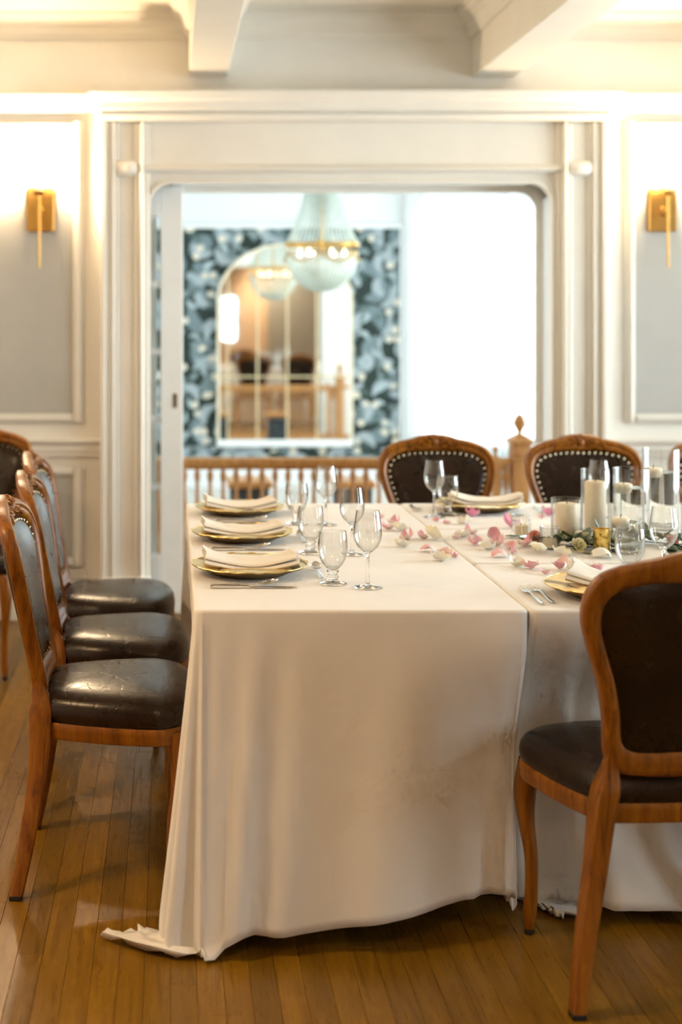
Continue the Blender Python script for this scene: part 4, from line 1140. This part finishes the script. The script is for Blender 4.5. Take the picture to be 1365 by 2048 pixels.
# votives
def votive(name, x, y, prof_o, prof_i, m, label, wax_r, wax_h, extra=None):
    e = empty(name, (x, y, TT)); tag(e, label, 'candle holder')
    glass_lathe(prof_o, prof_i, 32).build('holder_wall', m, e, angle=35)
    if extra: extra(e)
    c = empty('tealight', (x, y, TT+.0062)); tag(c, 'small wax candle inside the ' + label.split(' beside')[0].split(' behind')[0].split(' in front')[0], 'candle', 'small votive candles')
    MB().lathe([(.001, 0), (wax_r, 0), (wax_r, wax_h), (wax_r-.003, wax_h+.001), (.001, wax_h-.002)], 24).build('wax_body', 'wax', c, angle=50)
    MB().tube([(0, 0, wax_h-.004), (0, 0, wax_h+.005)], .001, 6).build('wick', 'wick', c)
ribs_o = [(.001, 0), (.027, 0)]+[(.028+(.0018 if k % 2 else 0), .004+.0055*k) for k in range(11)]+[(.0275, .066)]
ribs_i = [(.001, .006), (.0225, .006), (.025, .012), (.025, .06), (.0255, .066)]
votive('ribbed_votive', 1.062, 4.245, ribs_o, ribs_i, 'thin', 'ribbed clear glass votive beside the coral rose', .021, .028)
so_ = [(.001, 0), (.0255, 0), (.027, .003), (.0275, .03), (.028, .062), (.0275, .064)]; si_ = [(.001, .006), (.022, .006), (.0235, .01), (.0245, .06), (.026, .064)]
def hob(e):
    mb = MB()
    for j in range(8):
        for k in range(20):
            a = 2*PI*(k+.5*(j % 2))/20; mb.sphere((.0275*math.cos(a), .0275*math.sin(a), .018+.0062*j), .0030, 6, 4)
    mb.build('hobnails', 'thin', e, kind='stuff')
votive('hobnail_votive', 1.085, 4.01, so_, si_, 'thin', 'hobnail textured glass votive in front of the short cylinder', .0205, .026, hob)
co_ = [(.001, 0), (.027, 0), (.030, .004), (.031, .045), (.0325, .052), (.032, .054)]; ci_ = [(.001, .006), (.026, .006), (.028, .01), (.029, .045), (.0305, .054)]
votive('clear_votive', 1.196, 4.055, co_, ci_, 'thin', 'smooth clear glass votive behind the cream rose', .0245, .036)
go_ = [(.001, 0), (.022, 0), (.0235, .003), (.0235, .058), (.0245, .066), (.024, .068)]; gi_ = [(.001, .006), (.019, .006), (.021, .01), (.021, .058), (.022, .068)]
votive('mercury_votive', 1.214, 3.945, go_, gi_, 'mercury', 'mottled gold mercury glass votive beside the cream rose', .018, .03)

# ------------------------------------------------------------------ roses, leaves, petals
def petal_mesh(name, m, w_=.022, ln=.030, cup=.010, curl=.006, seed=0, thick=.0006):
    rd = random.Random(seed); mb = MB(); nu, nv = 10, 8; top = []; bot = []
    ph = rd.random()*6
    for i in range(nu+1):
        u = i/nu; hw = w_*(math.sin(PI*(.06+.86*u**.85))**.75); rt = []; rb = []
        for k in range(nv+1):
            v = 2*k/nv-1
            x_ = hw*v; y_ = ln*(u-.5)*(1-.08*v*v); z_ = cup*(v*v*(.35+.65*u)+(2*u-1)**2*.8)+curl*max(0, u-.7)*3*math.sin(v*3+ph)+.0012*math.sin(9*u+5*v+ph)
            rt.append((x_, y_, z_+thick)); rb.append((x_, y_, z_))
        top.append(rt); bot.append(rb)
    rings = [t_+b_[::-1] for t_, b_ in zip(top, bot)]
    mb.loft(rings)
    mn = min(p[2] for p in mb.v); mb.v = [(a, b_, c-mn) for a, b_, c in mb.v]
    return mb.mesh(name, m, angle=70)
pm = {'p': [petal_mesh('pink', 'pink', .017, .034, .012, .006, s_) for s_ in range(4)], 'w': [petal_mesh('ivory', 'ivory', .022, .042, .013, .004, s_+9) for s_ in range(3)],
      'q': [petal_mesh('pink_small', 'pink', .010, .022, .006, .004, s_+20) for s_ in range(2)], 'm': [petal_mesh('magenta', 'hotpink', .020, .038, .016, .004, 31)]}
PET = [("p", 0.679, 4.590, 'beside the nearest wine glass rim, leftmost pink petal'), ("p", 0.712, 4.480, 'on the left table near the seam to the back table'), ("w", 0.711, 4.354, 'on the left table below the seam to the back table'), ("p", 0.680, 4.374, 'touching the ivory petal near the back of the left table'),
 ("p", 0.705, 4.178, 'at the left end of the petal cluster on the left table'), ("p", 0.752, 4.196, 'at the top of the petal cluster on the left table'), ("w", 0.775, 4.165, 'standing at the right end of the left table petal cluster'), ("w", 0.668, 4.050, 'nearest the wine glasses on the left table'), ("p", 0.728, 3.964, 'bright and rounded, below the left table petal cluster'), ("w", 0.732, 3.817, 'cupped, closest to the camera on the left table'), ("p", 0.760, 3.890, 'leaning on the cupped ivory petal of the left table'), ("q", 0.785, 3.873, 'tiny, at the table seam on the left table'),
 ("q", 0.858, 4.556, 'small, under the far wine glass'), ("q", 0.885, 4.500, 'small, right of the far wine glass foot'), ("m", 1.002, 4.659, 'vivid magenta, in front of the far gold plate'), ("w", 0.945, 4.50, 'faint, on the back table near its front edge'), ("p", 1.094, 4.523, 'upright, on the back table right of its middle'), ("m", 1.075, 4.43, 'magenta, on the back table edge by the ribbed votive'), ("m", 1.262, 4.683, 'magenta, left of the short candle cylinder'), ("q", 1.219, 4.613, 'small, left of the short candle cylinder'),
 ("w", 0.878, 4.225, 'at the top left of the middle table'), ("p", 0.914, 4.274, 'on the ivory petal at the top left of the middle table'), ("q", 0.853, 4.190, 'small, at the left corner of the middle table'), ("p", 0.962, 4.185, 'upright, at the top of the middle table petal ring'), ("p", 0.890, 4.086, 'cupped, left side of the middle table petal ring'), ("w", 0.900, 3.998, 'inside the middle table petal ring'), ("p", 0.945, 4.066, 'right side of the middle table petal ring'), ("p", 0.910, 3.875, 'broad and flat, bottom of the middle table petal ring'), ("p", 0.970, 4.015, 'curled, right of the middle table petal ring'), ("q", 0.960, 3.930, 'small, below the curled petal of the middle table'), ("p", 1.020, 4.05, 'below the coral rose'), ("w", 1.035, 3.947, 'large and domed, in front of the hobnail votive'), ("w", 1.085, 3.90, 'in front of the cream rose'),
 ("p", 1.041, 3.700, 'upright, in front of the large domed ivory petal'), ("p", 0.950, 3.690, 'at the seam of the front table'), ("w", 0.926, 3.735, 'touching the pink petal at the front table seam'), ("q", 0.967, 3.617, 'tiny, alone on the front table'), ("w", 1.052, 3.650, 'curled, in a pair behind the near gold plate'), ("w", 1.085, 3.690, 'larger, in a pair behind the near gold plate'), ("p", 1.115, 3.66, 'between the ivory pair and the water goblet'), ("w", 1.190, 3.865, 'large, in front of the gold votive')]
rp = random.Random(12)
cname = {'p': 'pink', 'w': 'ivory white', 'q': 'pink', 'm': 'pink'}
for k, x, y, txt in PET:
    o = bpy.data.objects.new('rose_petal', rp.choice(pm[k])); COL.objects.link(o)
    up = ('upright' in txt or 'standing' in txt or 'domed' in txt or 'large,' in txt or 'broad' in txt or 'rounded' in txt)
    s_ = rp.uniform(1.12, 1.4)
    tx = rp.uniform(-.15, .15)+(PI-.1 if 'domed' in txt or 'large,' in txt or 'rounded' in txt or 'broad' in txt else 0)
    if 'upright' in txt or 'standing' in txt: tx = rp.choice((-1, 1))*.8
    o.rotation_euler = (tx, rp.uniform(-.25, .25), rp.uniform(0, 6.28)); o.scale = (s_,)*3
    o.location = (x, y, TT)
    bpy.context.view_layer.update()
    zmin = min((o.matrix_world @ Vector(c.co)).z for c in o.data.vertices); o.location.z += TT-zmin+.0002
    col_ = '' if txt.startswith(('vivid', 'magenta')) else cname[k]+' '
    tag(o, f'{col_}rose petal {txt}', 'petal', 'scattered rose petals')
def rose(x, y, r, m, label, tilt=(.5, 0), z=.0, n=17):
    e = empty('rose_bloom', (x, y, TT+z)); tag(e, label, 'flower', 'rose blooms')
    e.rotation_euler = (tilt[0], tilt[1], 0.4)
    ga = 2.399
    for k in range(n):
        t = k/(n-1); a = k*ga; rad = r*(.10+.80*t**.8); h = r*(1.75-.75*t); opn = .15+1.0*t**1.4
        w_ = r*(.35+.55*t); nu, nv = 6, 6; rings = []
        for i in range(nu+1):
            u = i/nu; rr = []; r2 = []
            for q in range(nv+1):
                v = 2*q/nv-1; ang = a+v*w_/max(rad, .3*r)*.85*math.sin(PI*(.2+.65*u))
                R = rad*(.25+.75*u)+opn*r*.25*max(0, u-.55)*1.8; zz = h*u*(1-.10*v*v)-.05*r*max(0, u-.8)*opn*5
                rr.append((R*math.cos(ang), R*math.sin(ang), zz)); r2.append(((R+.0008)*math.cos(ang), (R+.0008)*math.sin(ang), zz))
            rings.append(rr+r2[::-1])
        MB().loft(rings).build('petal', m, e, angle=70)
    MB().lathe([(.002, -.006), (r*.3, -.002), (r*.45, .006), (r*.3, .012)], 12).build('calyx', 'leafolive', e)
    return e
rose(1.066, 4.105, .021, 'coral', 'coral pink rose beside the ribbed glass votive', (.55, -.5), .008)
rose(1.145, 3.962, .022, 'cream', 'cream yellow rose left of the gold votive', (.9, -.1), .010)
rose(1.428, 4.02, .020, 'coral', 'dusty pink rose seen through the near wine glass', (.9, .1), .012)
rose(1.408, 3.80, .022, 'pink', 'deep pink rose above the foreground chair back at the right edge', (.8, .4), .010)
def leaf_obj(name, x, y, z, rz, tilt, ln, wd_, m, label=None, par=None, roll=0.0, curl=.12):
    nu, nv = 10, 6; rings = []
    for i in range(nu+1):
        u = i/nu; hw = wd_*math.sin(PI*(.03+.94*u)**1.0)**.85; rr = []; r2 = []
        for q in range(nv+1):
            v = 2*q/nv-1; zz = .18*hw*abs(v)*1.6+curl*ln*(u-.5)**2*2+.02*ln*math.sin(u*6)
            rr.append((ln*u, hw*v, zz)); r2.append((ln*u, hw*v, zz+.0006))
        rings.append(rr+r2[::-1])
    o = MB().loft(rings).build(name, m, par, angle=80)
    o.rotation_euler = (roll, tilt, rz); o.location = (x, y, z)
    if label: tag(o, label, 'leaf', 'loose green leaves')
    return o
leaf_obj('leaf', 1.005, 4.215, TT+.002, -.15, -.05, .05, .011, 'leafgrey', 'grey green leaf pointing left of the ribbed votive')
leaf_obj('leaf', 1.045, 4.105, TT+.002, 2.3, -.35, .035, .013, 'leafolive', 'small green leaf below the ribbed votive')
leaf_obj('leaf', 1.140, 4.659, TT+.002, .1, 0, .036, .011, 'leafgrey', 'olive leaf lying alone on the back table')
leaf_obj('leaf', 1.150, 3.918, TT+.001, .1, 0, .038, .008, 'leafolive', 'olive leaf in front of the cream rose')
def sprig(loc, rz, leaves, label):
    e = empty('greenery_sprig', loc, rz); tag(e, label, 'greenery')
    MB().tube([(-.12, 0, .004), (-.04, .008, .005), (.05, -.005, .006), (.13, .004, .004)], .0018, 6).build('stem', 'leafolive', e)
    for (x, y, z, a, tl, ln, wd_, m) in leaves: leaf_obj('leaf', x, y, z, a, tl, ln, wd_, m, par=e)
rl = random.Random(4)
lv = []
for k in range(24):
    t = k/23; lv.append((-.11+.23*t, rl.uniform(-.01, .01), .006+rl.uniform(0, .012), rl.uniform(-2.6, 2.6), rl.uniform(-.7, -.1), rl.uniform(.045, .068), rl.uniform(.013, .019), rl.choice(('leafdark', 'leafolive', 'leafgrey', 'leafolive'))))
sprig((1.165, 4.015, TT), -.25, lv, 'leafy green sprig between the hobnail votive and cream rose')
lv2 = [(a, b_, c, d+.6, e_, f, g, h) for a, b_, c, d, e_, f, g, h in lv]
sprig((1.37, 4.12, TT), -.5, lv2, 'leafy green sprig around the short water cylinder')
lv3 = [(a, -b_, c, -d, e_, f, g, h) for a, b_, c, d, e_, f, g, h in lv]
sprig((1.46, 3.90, TT), .7, lv3, 'leafy green sprig at the right picture edge')
leaf_obj('leaf', 1.262, 4.075, TT+.008, 2.2, -1.0, .075, .019, 'leafdark', 'tall glossy dark leaf standing before the taller pillar candle', roll=.5)
leaf_obj('leaf', 1.120, 4.07, TT+.026, -.2, -.3, .04, .016, 'leafgrey', 'pale eucalyptus leaf above the hobnail votive')
leaf_obj('leaf', 1.150, 4.055, TT+.008, .3, -.5, .06, .018, 'leafdark', 'dark leaf tucked behind the cream rose')
leaf_obj('leaf', 1.215, 4.13, TT+.012, .4, -.25, .05, .016, 'leafolive', 'olive leaf between the two pillar candle cylinders')
